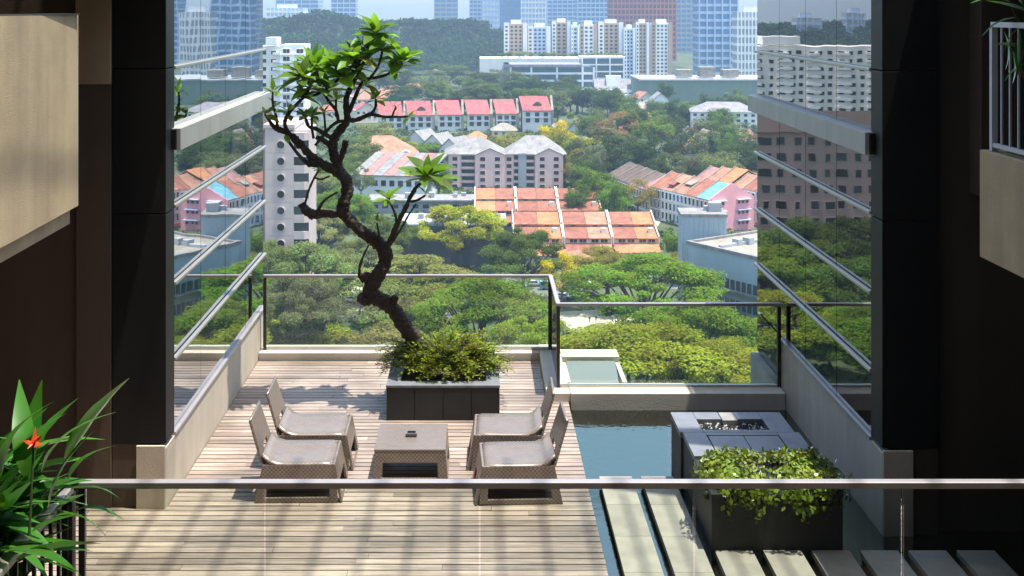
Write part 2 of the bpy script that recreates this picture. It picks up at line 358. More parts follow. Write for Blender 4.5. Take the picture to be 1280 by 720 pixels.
# ---- mirrored wings either side
ROWS_L = [.66, 1.43, 2.23, 3.05, 3.655, 3.88, 4.52, 5.32, 6.5]
def wing(side, X, y0, y1, nj, rows, mm, label, ph, top=6.5, ye=None):
    ye = ye or y1
    rows = rows[:-1] + [top]
    s = side                     # +1: stands right of the terrace, glass faces -X
    w = thing('glass_wing', label, 'building', (X + s*1.5, y0, 0))
    o_ = off(w)
    def bx(a, b, *r): return MB().box(min(X+s*a, X+s*b), max(X+s*a, X+s*b), *r)
    bx(.10, 8.0, y0+.36, y1-.02, -.6, top).build('core', M['joint'], w, o_)
    bx(0, .09, y0, ye, -.6, ph).build('parapet', M['cream'], w, o_, bevel=.006)
    if ye < y1:
        bx(-.06, .09, ye+.003, y1, -.6, .14).build('low_parapet', M['concrete'], w, o_)
        o = MB().box(-.012, .012, -(y1-ye)/2+.008, (y1-ye)/2-.008, -.28, .28).build('glass_pane', mm, w, Vector(o_)+Vector((X+s*.05, (ye+y1)/2, .455)))
    bx(-.012, .10, y0+.36, ye, ph+.002, ph+.035).build('parapet_cap', M['rail_metal'], w, o_)
    # foot of the wing's corner, under the dark column
    bx(.002, .30, y0-.03, y0-.002, -.6, ph+.03).build('corner_pier', M['cream'], w, o_, bevel=.006)
    bx(.302, .553, y0+.01, y0+.34, -.6, ph+.04).build('corner_base', M['taupe' if s < 0 else 'taupe_dark'], w, o_)
    js = [y0+.36] + [y0 + .36 + (y1-y0-.36)*(i+1)/nj for i in range(nj)]
    bx(.075, .095, y0+.36, y1-.03, ph+.04, top).build('backing', M['joint'], w, o_)
    zs = [r for r in rows]; zs[0] = ph+.04
    for a, b in zip(js, js[1:]):
        for za, zb in zip(zs, zs[1:]):
            if 3.6 < za < 3.7: continue
            c = Vector((X+s*.05, (a+b)/2, (za+zb)/2))
            o = MB().box(-.012, .012, -(b-a)/2+.007, (b-a)/2-.007, -(zb-za)/2+.004, (zb-za)/2-.004).build('glass_pane', mm, w, Vector(o_)+c)
            o.rotation_euler = (0, rng.gauss(0, .00045), rng.gauss(0, .0006))
    for z in rows[1:]:
        if 3.6 < z < 3.9: continue
        bx(-.015, .03, y0+.355, y1+.01, z-.019, z+.019).build('transom', M['metal'], w, o_, bevel=.008)
    n = 4; seg = (y1 - y0 - .2)/n
    for i in range(n):
        bx(-.09, .07, y0+.25+i*seg+.003, y0+.25+(i+1)*seg-.003, 3.655, 3.885).build('ledge_panel', M['ledge'], w, o_, bevel=.004)
    bx(-.05, .07, y0+.21, y0+.252, 3.665, 3.875).build('ledge_end', M['black_clad'], w, o_)
    # dark clad corner column, in stacked panels
    zj = [ph+.045, 3.035, 4.53, top]
    for za, zb in zip(zj, zj[1:]):
        bx(.0, .555, y0, y0+.345, za, zb-.012).build('column_panel', M['black_clad'], w, o_, bevel=.005)
    return w
wing(-1, -3.21, 12.36, 18.16, 4, ROWS_L, M['mirror_l'], 'left wing of the building with bluish mirrored glass and dark corner column', .62)
wing(1, 4.03, 11.95, 17.46, 4, ROWS_L, M['mirror_r'], 'right wing of the building with bronze mirrored glass and dark corner column', .72, 5.6, 16.02)

# ---- the body of the tower below and the shaded atrium round the camera
tb = thing('terrace_tower', 'body of the tall building that carries the terrace', 'building', (0, 5, GROUND))
MB().box(-14, 14, -10, 17.9, GROUND, -.63).build('wall', M['concrete'], tb, off(tb))
aw = thing('atrium_wall', 'brown wall of the shaded atrium to the left of the terrace', 'wall', (-6.5, 12.6, 0))
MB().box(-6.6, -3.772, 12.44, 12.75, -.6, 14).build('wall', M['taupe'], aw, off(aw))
MB().box(-4.14, -3.772, 12.36, 12.44, -.06, 4.36).build('pilaster', M['taupe'], aw, off(aw), bevel=.01)
MB().box(-4.14, -3.772, 12.34, 12.44, 4.365, 14).build('pilaster', M['balcony'], aw, off(aw), bevel=.01)  # paler render paints in the light on the upper pilaster
aw2 = thing('atrium_wall', 'dark brown wall of the shaded atrium to the right of the terrace', 'wall', (6.5, 12.2, 0))
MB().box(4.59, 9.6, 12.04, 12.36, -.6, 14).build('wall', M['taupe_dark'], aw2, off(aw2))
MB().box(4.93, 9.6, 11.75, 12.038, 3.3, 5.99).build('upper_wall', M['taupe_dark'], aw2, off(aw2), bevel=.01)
MB().box(-9.5, -3.772, 9.0, 12.34, 6.0, 6.3).box(-3.77, -2.7, 11.5, 12.34, 6.0, 6.3).build('added_shade_slab', M['taupe'], aw, off(aw))  # unseen slabs added above the view to keep sun off the wall
MB().box(4.595, 9.5, 2.0, 12.03, 6.0, 6.3).build('added_shade_slab', M['taupe_dark'], aw2, off(aw2))  # unseen slab added to shade the right wall and stepping stones
at = thing('atrium_shell', 'unlit side walls and roof of the atrium behind the viewer', 'wall', (0, -3, 0))
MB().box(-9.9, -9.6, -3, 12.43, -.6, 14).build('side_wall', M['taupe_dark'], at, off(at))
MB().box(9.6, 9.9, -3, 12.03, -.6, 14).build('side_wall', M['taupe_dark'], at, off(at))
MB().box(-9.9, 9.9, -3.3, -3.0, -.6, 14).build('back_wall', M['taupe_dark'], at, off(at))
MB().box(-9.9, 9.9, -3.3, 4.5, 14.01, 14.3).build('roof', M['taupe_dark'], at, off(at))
# slatted sunshade carried out from the atrium roof, above the view
ss = thing('sunshade', 'slatted metal sunshade reaching out from the atrium roof over the terrace', 'sunshade', (0, 8, 13.6))
for i in range(30):
    x = -4.2 + i * .44
    MB().box(x, x+.034, 4.4, 12.0, 13.55, 13.59).build('slat', M['ledge'], ss, off(ss))
for y in (4.6,): MB().box(-4.5, 9.2, y-.05, y+.05, 13.40, 13.545).build('beam', M['ledge'], ss, off(ss))

# ---- balconies
bl = thing('balcony', 'large cream balcony parapet at the upper left', 'balcony', (-5, 9, 3.2))
MB().prism([(-3.80,11.42),(-3.74,9.6),(-3.74,5.0),(-3.95,5.0),(-3.95,9.6),(-4.0,11.3),(-9.0,11.3),(-9.0,11.42)], 'z', 3.27, 5.085).build('parapet', M['balcony'], bl, off(bl))
MB().prism([(-3.84,11.30),(-3.80,9.6),(-3.80,5.0),(-9.5,5.0),(-9.5,11.30)], 'z', 3.12, 3.265).build('floor_slab', M['balcony'], bl, off(bl))
MB().box(-9.5, -4.3, 5.0, 10.6, 2.95, 3.115).build('beam', M['balcony'], bl, off(bl), bevel=.01)
MB().box(-3.97, -3.765, 5.0, 11.38, 5.087, 5.10).build('coping', M['dark_metal'], bl, off(bl))
br = thing('balcony', 'cream balcony parapet at the right edge below a bar railing', 'balcony', (6, 9, 3))
MB().box(4.40, 4.55, 5.0, 10.52, 2.97, 3.91).build('parapet', M['balcony'], br, off(br), bevel=.008)
MB().box(4.56, 9.5, 10.38, 10.52, 2.97, 3.91).build('parapet', M['balcony'], br, off(br), bevel=.008)
MB().box(4.56, 9.6, 5.0, 10.37, 2.97, 3.12).build('floor_slab', M['taupe_dark'], br, off(br))
rl = thing('bar_railing', 'pale metal bar railing standing on the right balcony parapet', 'railing', (4.47, 9, 3.91))
MB().box(4.445, 4.485, 5.0, 10.40, 4.985, 5.03).build('top_rail', M['white_metal'], rl, off(rl))
MB().box(4.445, 4.485, 5.0, 10.40, 3.95, 3.985).build('bottom_rail', M['white_metal'], rl, off(rl))
MB().box(4.44, 4.49, 10.36, 10.41, 3.912, 4.984).build('post', M['white_metal'], rl, off(rl))
me = MB().box(-.008,.008,-.008,.008,3.986,4.984).mesh('bar'); me.materials.append(M['white_metal'])
for i in range(24):
    place('bar', me, None, rl, (4.465 + off(rl)[0], 10.22 - i*.16 + off(rl)[1], off(rl)[2]))

# ---- glass guardrail in front, the floor it stands on and the planter at its left end
fl = struct(MB().box(-2.22, 9.5, -2.9, 6.78, 1.1, 1.4).build('gallery_floor', M['taupe_dark']))
gr = thing('glass_guardrail', 'glass guardrail with thin steel handrail crossing the foreground', 'guardrail', (2, 6.7, 1.4))
x = -2.20
for a, b in ((-2.185,-1.193),(-1.182,.006),(.017,1.203),(1.214,2.366),(2.378,3.56),(3.572,4.9)):
    MB().box(a, b, 6.694, 6.706, 1.42, 2.472).build('glass_pane', M['glass_front'], gr, off(gr))
MB().box(-2.22, 4.95, 6.672, 6.728, 2.474, 2.512).build('handrail', M['rail_metal'], gr, off(gr), bevel=.006)
MB().box(-2.222, -2.188, 6.68, 6.72, 1.4, 2.473).build('post', M['dark_metal'], gr, off(gr))
pr = thing('planter_railing', 'black bar railing beside the leafy plants at the lower left', 'railing', (-2.26, 5.5, 1.0))
MB().box(-2.31, -2.24, 3.4, 6.66, 2.46, 2.50).build('top_rail', M['rail_metal'], pr, off(pr), bevel=.006)
me = MB().box(-.009,.009,-.009,.009,1.0,2.458).mesh('bar'); me.materials.append(M['dark_metal'])
for i in range(26): place('bar', me, None, pr, (-2.262 + off(pr)[0], 6.60 - i*.12 + off(pr)[1], off(pr)[2]))
MB().box(-2.30, -2.24, 6.63, 6.69, 1.0, 2.458).build('post', M['dark_metal'], pr, off(pr))
pt = thing('planter_trough', 'dark planter trough behind the bar railing at the lower left', 'planter', (-3.0, 5.2, .9))
MB().box(-3.8, -2.34, 3.4, 6.58, .9, 2.0).build('trough', M['dark_stone'], pt, off(pt))
MB().box(-3.72, -2.46, 3.5, 6.42, 2.002, 2.03).build('soil', M['soil'], pt, off(pt))

# ================================================================== furniture
def patch(c, hole=None, t=.02, n=1):
    """a slab on four corners (bottom-left, bottom-right, top-right, top-left) with an optional opening (u0,u1,v0,v1)"""
    c = [Vector(p) for p in c]
    nrm = (c[1]-c[0]).cross(c[3]-c[0]).normalized() * t
    def at_(u, v): return (c[0]*(1-u)+c[1]*u)*(1-v) + (c[3]*(1-u)+c[2]*u)*v
    if not hole:
        us, vs = [0,1], [0,1]
    else:
        us, vs = [0,hole[0],hole[1],1], [0,hole[2],hole[3],1]
    mb = MB(); idx = {}; V = []; Fs = []
    def vid(i, j, k):
        if (i,j,k) not in idx: idx[(i,j,k)] = len(V); V.append(at_(us[i],vs[j]) - nrm*k)
        return idx[(i,j,k)]
    cells = {(i,j) for i in range(len(us)-1) for j in range(len(vs)-1)} - ({(1,1)} if hole else set())
    for (i,j) in cells:
        Fs.append((vid(i,j,0),vid(i+1,j,0),vid(i+1,j+1,0),vid(i,j+1,0))); Fs.append((vid(i,j+1,1),vid(i+1,j+1,1),vid(i+1,j,1),vid(i,j,1)))
        for (di,dj,p,q) in ((-1,0,(i,j+1),(i,j)),(1,0,(i+1,j),(i+1,j+1)),(0,-1,(i,j),(i+1,j)),(0,1,(i+1,j+1),(i,j+1))):
            if (i+di,j+dj) not in cells: Fs.append((vid(*p,0),vid(*p,1),vid(*q,1),vid(*q,0)))
    return mb.add(V, Fs)

def make_chair():
    t = thing('lounge_chair', '', 'chair')
    sx0, sx1, sy, sz = -.345, .405, .345, .40          # seat; the chair faces +X
    bx0, bx1, by = -.43, .485, .365                     # foot of the flared base
    # seat: gently dished woven pad
    n, m_ = 10, 6; V = []; Fs = []
    for i in range(n+1):
        for j in range(m_+1):
            u, v = i/n, j/m_*2-1
            rise = .10*max(0, 1-u/.22)**2.2; lip = -.035*max(0, (u-.9)/.1)**2
            V.append((sx0+(sx1-sx0)*u, v*sy, sz + rise + lip - .026*math.sin(math.pi*u)*(1-v*v)))
    for i in range(n):
        for j in range(m_): Fs.append((i*(m_+1)+j,(i+1)*(m_+1)+j,(i+1)*(m_+1)+j+1,i*(m_+1)+j+1))
    so_ = MB().add(V, Fs).build('seat', M['wicker'], t, smooth=True)
    so_.modifiers.new('thick', 'SOLIDIFY').thickness = .028
    z1 = sz - .006
    MB_ = [
        ('side_panel', [(bx0,-by,0),(bx1-.045,-by,0),(sx1,-sy-.002,z1),(sx0,-sy-.002,z1)], (.115,.9,.14,.50)),
        ('side_panel', [(bx1-.045,by,0),(bx0,by,0),(sx0,sy+.002,z1),(sx1,sy+.002,z1)], (.10,.885,.14,.50)),
        ('front_panel', [(bx1,-by,0),(bx1,by,0),(sx1+.002,sy,z1),(sx1+.002,-sy,z1)], (.16,.84,.02,.48)),
        ('rear_panel', [(bx0-.004,by,0),(bx0-.004,-by,0),(sx0-.002,-sy,z1),(sx0-.002,sy,z1)], (.16,.84,.02,.5)),
    ]
    for nm, c, h in MB_: patch(c, h, .026).build(nm, M['wicker'], t, bevel=.009)
    # backrest: leans back, narrows towards the top, with a hand slot low down
    bo = patch([(sx0+.01,-sy,sz-.01),(sx0+.01,sy,sz-.01),(sx0-.125,sy*.88,.83),(sx0-.125,-sy*.88,.83)], (.34,.70,.10,.30), .03)
    bo.build('backrest', M['wicker'], t, bevel=.011)
    MB().tube([(sx0-.138,-sy*.88,.832),(sx0-.138,sy*.88,.832)], .016, 8).build('back_edge', M['wicker'], t, smooth=True)
    return t
chair = make_chair()
CH = [(-1.90, 12.845, 0, 'front left wicker lounge chair, nearest the guardrail, facing right'), (-1.87, 13.70, 0, 'rear left wicker lounge chair behind another, facing right'),
      (.44, 12.80, math.pi, 'front right wicker lounge chair, nearest the guardrail, facing left'), (.37, 13.70, math.pi, 'rear right wicker lounge chair beside the tree planter, facing left')]
for i, (x, y, a, lb) in enumerate(CH):
    o = chair if i == 0 else copy_tree(chair)
    o.location = (x, y, .003); o.rotation_euler = (0, 0, a + rng.uniform(-.045, .045)); tag(o, lb, 'chair', 'wicker lounge chairs round the low table')
tbl = thing('coffee_table', 'low woven wicker coffee table between the four lounge chairs', 'table', (-.735, 13.43, .003))
hx, hy, th = .385, .40, .345
for nm, c, h in (('side_panel', [(-hx-.03,-hy-.02,0),(hx+.03,-hy-.02,0),(hx,-hy,th),(-hx,-hy,th)], (.13,.87,.14,.60)),
                 ('side_panel', [(hx+.03,hy+.02,0),(-hx-.03,hy+.02,0),(-hx,hy,th),(hx,hy,th)], (.13,.87,.14,.60)),
                 ('end_panel', [(hx+.03,-hy-.02,0),(hx+.03,hy+.02,0),(hx,hy,th),(hx,-hy,th)], (.2,.8,.02,.5)),
                 ('end_panel', [(-hx-.03,hy+.02,0),(-hx-.03,-hy-.02,0),(-hx,-hy,th),(-hx,hy,th)], (.2,.8,.02,.5))):
    patch(c, h, .026).build(nm, M['wicker'], tbl, bevel=.009)
MB().box(-hx-.004,hx+.004,-hy-.004,hy+.004,th-.012,th+.012).build('table_top', M['wicker'], tbl, bevel=.01)
ash = thing('ashtray', 'small dark square ashtray with a pale rim on the coffee table', 'ashtray', (-.74, 13.44, .362))
MB().box(-.06,.06,-.05,.05,0,.012).build('base', M['dark_stone'], ash)
for q in ((-.06,.06,-.05,-.038),(-.06,.06,.038,.05),(-.06,-.048,-.037,.037),(.048,.06,-.037,.037)): MB().box(*q,.0125,.04).build('rim', M['granite'], ash)

# ---- square stone planter of the frangipani
pl = thing('tree_planter', 'square black stone planter box under the frangipani tree', 'planter', (-.43, 15.7, .003))
px0, px1, py0, py1, pz = -1.14, .275, 14.98, 16.38, .44
nf = 4; w_ = (px1-px0)/nf
for i in range(nf):
    MB().box(px0+i*w_+.003, px0+(i+1)*w_-.003, py0, py0+.04, 0.003, pz-.032).build('front_slab', M['dark_stone'], pl, off(pl), bevel=.003)
    MB().box(px0+i*w_+.003, px0+(i+1)*w_-.003, py1-.04, py1, 0.003, pz-.032).build('rear_slab', M['dark_stone'], pl, off(pl))
for x in (px0, px1-.04):
    for i in range(3):
        d_ = (py1-py0-.09)/3; MB().box(x, x+.04, py0+.045+i*d_+.002, py0+.045+(i+1)*d_-.002, 0.003, pz-.032).build('side_slab', M['dark_stone'], pl, off(pl))
for q in ((px0-.004,px1+.004,py0-.004,py0+.17),(px0-.004,px1+.004,py1-.17,py1+.004),(px0-.004,px0+.17,py0+.173,py1-.173),(px1-.17,px1+.004,py0+.173,py1-.173)):
    MB().box(*q, pz-.03, pz).build('rim_slab', M['granite'], pl, off(pl), bevel=.003)
MB().box(px0+.05,px1-.05,py0+.05,py1-.05,.05,pz-.035).build('soil', M['soil'], pl, off(pl))

# ---- black stone fountain block with hedge
fb = thing('fountain_block', 'black stone block in the pool with pebble tray, lids and hedge trough', 'planter', (2.85, 12.5, -.36))
o_ = off(fb); ZT = .56
MB().box(2.20, 3.42, 12.99, 13.62, -.36, .50).build('rear_body', M['dark_stone'], fb, o_)
MB().box(2.225, 3.47, 11.40, 12.985, -.36, .50).build('front_body', M['dark_stone'], fb, o_)
for q in ((2.19,2.44,12.99,13.63),(3.18,3.43,12.99,13.63),(2.443,2.72,13.40,13.63),(2.90,3.177,13.40,13.63),(2.443,3.177,12.99,13.06)):
    MB().box(*q, .502, ZT).build('coping', M['granite'], fb, o_, bevel=.003)
MB().box(2.725,2.895,13.34,13.60,.502,ZT+.008).build('spout_slab', mat('pale_granite', (.26,.25,.23), .5, .2, 8), fb, o_, bevel=.003)
MB().box(2.443,3.177,13.063,13.395,.502,.508).build('tray', M['joint'], fb, o_)
for q in ((2.22,2.46,12.30,12.985),(3.24,3.475,12.30,12.985),(2.463,3.237,12.90,12.985)):
    MB().box(*q, .502, ZT).build('coping', M['granite'], fb, o_, bevel=.003)
for q in ((2.475,2.85),(2.858,3.228)): MB().box(q[0],q[1],12.32,12.89,.502,ZT-.004).build('lid', M['granite'], fb, o_, bevel=.003)
MB().box(2.22,3.475,11.395,12.295,.502,.53).build('trough_rim', M['dark_stone'], fb, o_)
mb = MB()
for i in range(420):
    x, y = rng.uniform(2.46,3.16), rng.uniform(13.07,13.39); r = rng.uniform(.008,.017)
    if 2.71 < x < 2.91 and y > 13.33: continue
    mb.add([(x-r,y,.512),(x,y-r,.512),(x+r,y,.512),(x,y+r,.512),(x,y,.512+r*1.1)], [(0,1,4),(1,2,4),(2,3,4),(3,0,4)], rng.choice((0,0,1)))
mb.build('pebbles', [M['dark_stone'], mat('pale_pebble', (.55,.57,.58), .4, .1, 20)], fb, o_, kind='stuff')

# ================================================================== plants on the terrace
def quads(name, V, tint, m):
    """V (n,4,3): many leaf faces as ONE mesh, each with its own tint"""
    V = np.asarray(V, np.float32); n = len(V)
    me = bpy.data.meshes.new(name); me.vertices.add(4*n); me.vertices.foreach_set('co', V.reshape(-1))
    me.loops.add(4*n); me.loops.foreach_set('vertex_index', np.arange(4*n, dtype=np.int32))
    me.polygons.add(n); me.polygons.foreach_set('loop_start', np.arange(0, 4*n, 4, dtype=np.int32))
    try: me.polygons.foreach_set('loop_total', np.full(n, 4, np.int32))
    except Exception: pass
    a = me.attributes.new('tint', 'FLOAT', 'FACE'); a.data.foreach_set('value', np.asarray(tint, np.float32))
    me.update(calc_edges=True); me.materials.append(m); return me
def leaf_quads(C, D, Nrm, L, W):
    """diamond leaves: base C, direction D, normal N, length L, width W (arrays)"""
    D = D / np.linalg.norm(D, axis=1, keepdims=True)
    S = np.cross(D, Nrm); S /= np.linalg.norm(S, axis=1, keepdims=True) + 1e-9
    L = np.asarray(L)[:,None]; W = np.asarray(W)[:,None]
    return np.stack([C, C + D*L*.5 + S*W*.5, C + D*L, C + D*L*.5 - S*W*.5], 1)
def npr(seed): return np.random.default_rng(seed)
def unit(g, n):
    v = g.normal(size=(n,3)); return v/np.linalg.norm(v, axis=1, keepdims=True)

def blade(name, m, prof, droop, fold, tint, seg=8, wave=0.0):
    """one leaf along +X, length 1; prof(u) gives half width"""
    V, Fs = [], []
    for i in range(seg+1):
        u = i/seg; x = u*(1-.12*droop*u); z = -droop*u*u*.5; h = prof(u)
        wv = wave*math.sin(u*19)*h
        V += [(x, h, z + h*fold + wv), (x, 0, z), (x, -h, z + h*fold - wv)]
    for i in range(seg):
        a = 3*i; Fs += [(a,a+1,a+4,a+3),(a+1,a+2,a+5,a+4)]
    me = bpy.data.meshes.new(name); me.from_pydata(V, [], Fs); me.update()
    at_ = me.attributes.new('tint', 'FLOAT', 'FACE'); at_.data.foreach_set('value', [tint]*len(Fs))
    me.polygons.foreach_set('use_smooth', [True]*len(Fs)); me.materials.append(m); return me
def aim(o, base, d, roll=0.0, ln=1.0, up=Vector((0,0,1))):
    d = Vector(d).normalized(); s = up.cross(d)
    if s.length < 1e-3: s = Vector((0,1,0))
    s.normalize(); n = d.cross(s)
    m = Matrix((d, s, n)).transposed().to_4x4() @ Matrix.Rotation(roll, 4, 'X')
    o.matrix_local = Matrix.Translation(base) @ m @ Matrix.Scale(ln, 4)

# ---- frangipani
fr = thing('frangipani_tree', 'gnarled frangipani tree with bare dark limbs and leaf rosettes in the planter', 'tree', (-.72, 15.6, pz-.03))
YT = 15.65; fo = Vector(off(fr))
def limb(name, pts, m, n=10, sub=6, parent=fr):
    """pts: (px, py, width in photo px, depth offset)"""
    K = [P(p[0], p[1], YT + p[3]) for p in pts]; Rr = [p[2]*(.385 if p[2] > 9 else .44)*YT/F for p in pts]
    out, ro = [], []
    for i in range(len(K)-1):
        p0, p1, p2, p3 = K[max(i-1,0)], K[i], K[i+1], K[min(i+2,len(K)-1)]
        for j in range(sub):
            t = j/sub
            out.append(.5*((2*p1) + (p2-p0)*t + (2*p0-5*p1+4*p2-p3)*t*t + (3*p1-p0-3*p2+p3)*t**3)); ro.append(Rr[i]*(1-t)+Rr[i+1]*t)
    out.append(K[-1]); ro.append(Rr[-1])
    g = random.Random(len(pts)*31 + int(pts[0][0]))
    ro = [r*(1+g.uniform(-.13,.16)) for r in ro]
    mb = MB().tube(out, ro, n)
    if pts[0][2] > 9:        # knots and ridges in the thick bark
        mb.v = [tuple(c + g.gauss(0, .0045) for c in v) for v in mb.v]
    return mb.build(name, m, parent, fo, smooth=True)
B_ = M['bark']; C_ = M['branch']
limb('trunk', [(532,446,30,-.02),(521,427,29,0),(506,408,26,.02),(493,388,25,.02),(479,376,26,0),(464,369,24,-.03),(465,356,25,-.05),(473,343,22,-.05),(481,328,22,0),(480,312,22,.03),(468,300,21,.03),(455,291,20,.02),(443,281,19,0),(431,268,20,-.03),(429,256,19,-.05),(434,242,19,-.03),(433,226,19,0),(423,214,20,.02)], B_, 14)
limb('burl', [(470,372,18,-.03),(456,374,20,-.06),(449,371,13,-.09)], B_)
limb('burl', [(470,350,16,-.04),(457,346,15,-.09),(450,349,13,-.1)], B_)
limb('burl', [(488,384,14,.02),(493,375,12,-.04),(493,370,10,-.06)], B_)
limb('branch', [(432,265,14,-.02),(418,268,12,-.05),(402,267,12,-.08),(391,268,16,-.1),(382,262,15,-.12),(377,255,11,-.14)], B_)
limb('branch', [(398,262,5,-.08),(406,250,3.5,-.12),(422,240,3,-.15)], C_)
limb('branch', [(424,216,18,.02),(408,208,15,.0),(393,199,15,-.03),(382,188,12,-.06),(371,176,12,-.09),(364,169,10,-.1)], B_)
limb('burl', [(398,204,13,-.02),(387,204,12,-.08),(384,205,9,-.1)], B_)
limb('branch', [(372,180,8,-.08),(362,168,7,-.1),(356,155,6,-.12),(360,143,5.5,-.14),(370,131,5,-.15),(380,121,4.5,-.15),(388,108,4,-.16),(391,99,3.5,-.17)], C_)
limb('branch', [(379,122,4.5,-.15),(396,118,4,-.1),(410,110,4,-.06),(425,98,3.5,-.02)], C_)
limb('branch', [(358,165,7,-.1),(349,162,9,-.13),(342,158,6,-.15),(336,150,4,-.17),(331,143,3,-.18)], C_)
limb('branch', [(347,160,5,-.13),(345,145,4,-.15),(341,130,3,-.17),(341,114,2.6,-.18)], C_)
limb('branch', [(383,203,6,-.06),(372,192,4.5,-.09),(362,178,4,-.1),(357,166,4,-.1)], C_)
limb('branch', [(425,215,17,.02),(420,200,16,.03),(416,185,15,.05),(418,172,15,.06),(427,160,14,.05),(434,150,11,.03),(433,138,9,.02),(433,124,8,.0),(438,110,7,-.02),(444,98,6,-.05),(447,86,5,-.08),(443,76,4.5,-.1)], B_)
limb('branch', [(422,205,11,.03),(428,192,9,.0),(431,182,8,-.03),(432,176,9,-.04)], B_)
limb('branch', [(416,185,9,.05),(405,176,7,.02),(395,171,6,0)], B_)
limb('branch', [(420,176,8,.05),(407,168,6,.02),(395,161,6,-.02),(386,158,5,-.05),(382,148,4,-.08)], C_)
limb('branch', [(394,182,4,-.02),(405,168,4.5,.0),(415,157,4.5,.02),(424,152,5,.04),(434,151,5,.04)], C_)
limb('branch', [(423,152,5,.04),(420,138,5,.05),(412,128,4.5,.06),(405,117,4,.07),(399,104,4,.08),(397,92,3.5,.08)], C_)
limb('branch', [(420,146,4,.04),(420,132,3.5,.05),(420,124,3,.06)], C_)
limb('branch', [(434,150,8,.04),(445,150,6.5,.06),(455,146,6,.08),(464,143,5.5,.1),(480,146,4,.12),(492,146,3.5,.13),(511,146,2.8,.15)], C_)
limb('branch', [(463,143,4.5,.1),(469,135,4,.1),(470,124,4,.1)], C_)
limb('branch', [(490,146,3,.13),(493,138,2.6,.14),(495,133,2.4,.14)], C_)
limb('branch', [(436,140,7,.02),(443,124,6,.04),(449,110,5.5,.06),(456,100,5,.08),(470,97,4.5,.1),(484,93,4,.12),(494,86,4,.13),(503,78,4,.14)], C_)
limb('branch', [(456,100,4,.08),(450,90,4,.1),(443,82,3.6,.1),(442,72,3.4,.1)], C_)
limb('branch', [(462,98,4,.09),(471,86,3.6,.05),(476,73,3.4,.02),(478,62,3,0)], C_)
limb('branch', [(446,95,4,.0),(455,78,4.5,.06),(462,62,4.2,.08),(467,48,4,.1)], C_)
limb('branch', [(484,310,10,0),(490,296,8,-.05),(497,279,7,-.09),(505,264,6,-.12),(512,248,5.5,-.15),(519,236,5,-.17),(527,228,4.5,-.19),(534,223,4,-.2)], C_)
limb('branch', [(513,252,4,-.15),(522,250,3.4,-.12),(532,244,3,-.1)], C_)
limb('branch', [(487,307,4,-.1),(499,290,3,-.14),(510,270,2.6,-.16),(520,255,2.2,-.18)], C_)
limb('branch', [(496,282,4,-.09),(494,268,3.4,-.13),(488,254,3,-.16),(486,247,2.6,-.17)], C_)
limb('branch', [(449,345,4,-.1),(450,332,3.6,-.14),(455,318,3,-.16),(461,306,2.4,-.18)], C_)
limb('branch', [(476,310,4,.0),(474,294,3.2,-.05),(471,279,2.6,-.08)], C_)
limb('branch', [(381,256,3.4,-.14),(386,238,3,-.16),(393,222,3,-.18),(398,214,2.6,-.2)], C_)
limb('branch', [(393,222,3,-.18),(402,224,2.6,-.2),(412,220,2.2,-.22)], C_)
limb('branch', [(392,173,4,-.02),(390,160,3.4,-.05),(390,146,3,-.08)], C_)
limb('branch', [(407,168,3.6,.0),(406,152,3,.02),(405,140,2.6,.04)], C_)
def fprof(u): return .21*math.sin(math.pi*min(1,u**.72))*(.35+.65*u**.5)*1.15 + .006
LV = [blade('leaf', M['leaf_frangipani'], fprof, d, f, t) for d, f, t in ((.3,.22,.25),(.5,.3,.45),(.15,.35,.6),(.75,.25,.35),(.4,.25,.95))] + [blade('leaf', M['leaf_yellow'], fprof, .8, .15, .5)]
def rosette(px, py, dY, n, ln, tilt=(0,-.05,1), g=random.Random(5), low=-.22, high=1.25):
    c = P(px, py, YT + dY); T = Vector(tilt).normalized()
    a0 = g.uniform(0, 6.28); s = T.orthogonal().normalized(); b = T.cross(s)
    for i in range(n):
        a = a0 + i*2.4; e = high + (low-high)*(i/(n-1))**.9 + g.uniform(-.15,.15)
        d = (s*math.cos(a)+b*math.sin(a))*math.cos(e) + T*math.sin(e)
        o = place('leaf', LV[5] if (py < 150 and i > n*.7 and g.random() < .05) else g.choice(LV[:5]), None, fr)
        aim(o, c + fo + d*.012 + T*g.uniform(-.03,.015), d, g.uniform(-.5,.5), ln*1.32*g.uniform(.72,1.1)*(1 if i > 2 else .75))
for r in ((469,40,.10,13,.33),(503,76,.14,15,.34),(478,60,.0,9,.28),(443,72,-.1,10,.30),(442,68,.1,9,.30),(447,88,-.05,7,.26),(392,86,.10,14,.36),(378,96,-.22,11,.33),(425,96,-.02,11,.33),(412,80,.25,8,.32),(461,72,.05,6,.26),
          (534,221,-.2,15,.37),(532,243,-.1,3,.17),(486,248,-.17,8,.2),(341,114,-.18,5,.19),(345,132,-.15,4,.17),(382,147,-.08,7,.2),(390,146,-.08,6,.19),(405,140,.04,5,.17),(470,124,.1,7,.2),(420,124,.06,5,.17),(455,108,.1,6,.24),(331,143,-.18,3,.2),(362,141,-.14,5,.2),(380,120,-.15,7,.26),(388,108,-.16,9,.30),(408,111,-.06,7,.26),(433,84,.0,9,.3),(460,60,.08,7,.28),(490,88,.12,7,.26),(357,168,-.1,3,.16),(512,146,.15,4,.14),(398,214,-.2,4,.13),(495,133,.14,3,.09),(471,279,-.08,3,.12)):
    rosette(r[0], r[1], r[2], max(3, int(r[3]*1.45)), r[4]*.92)
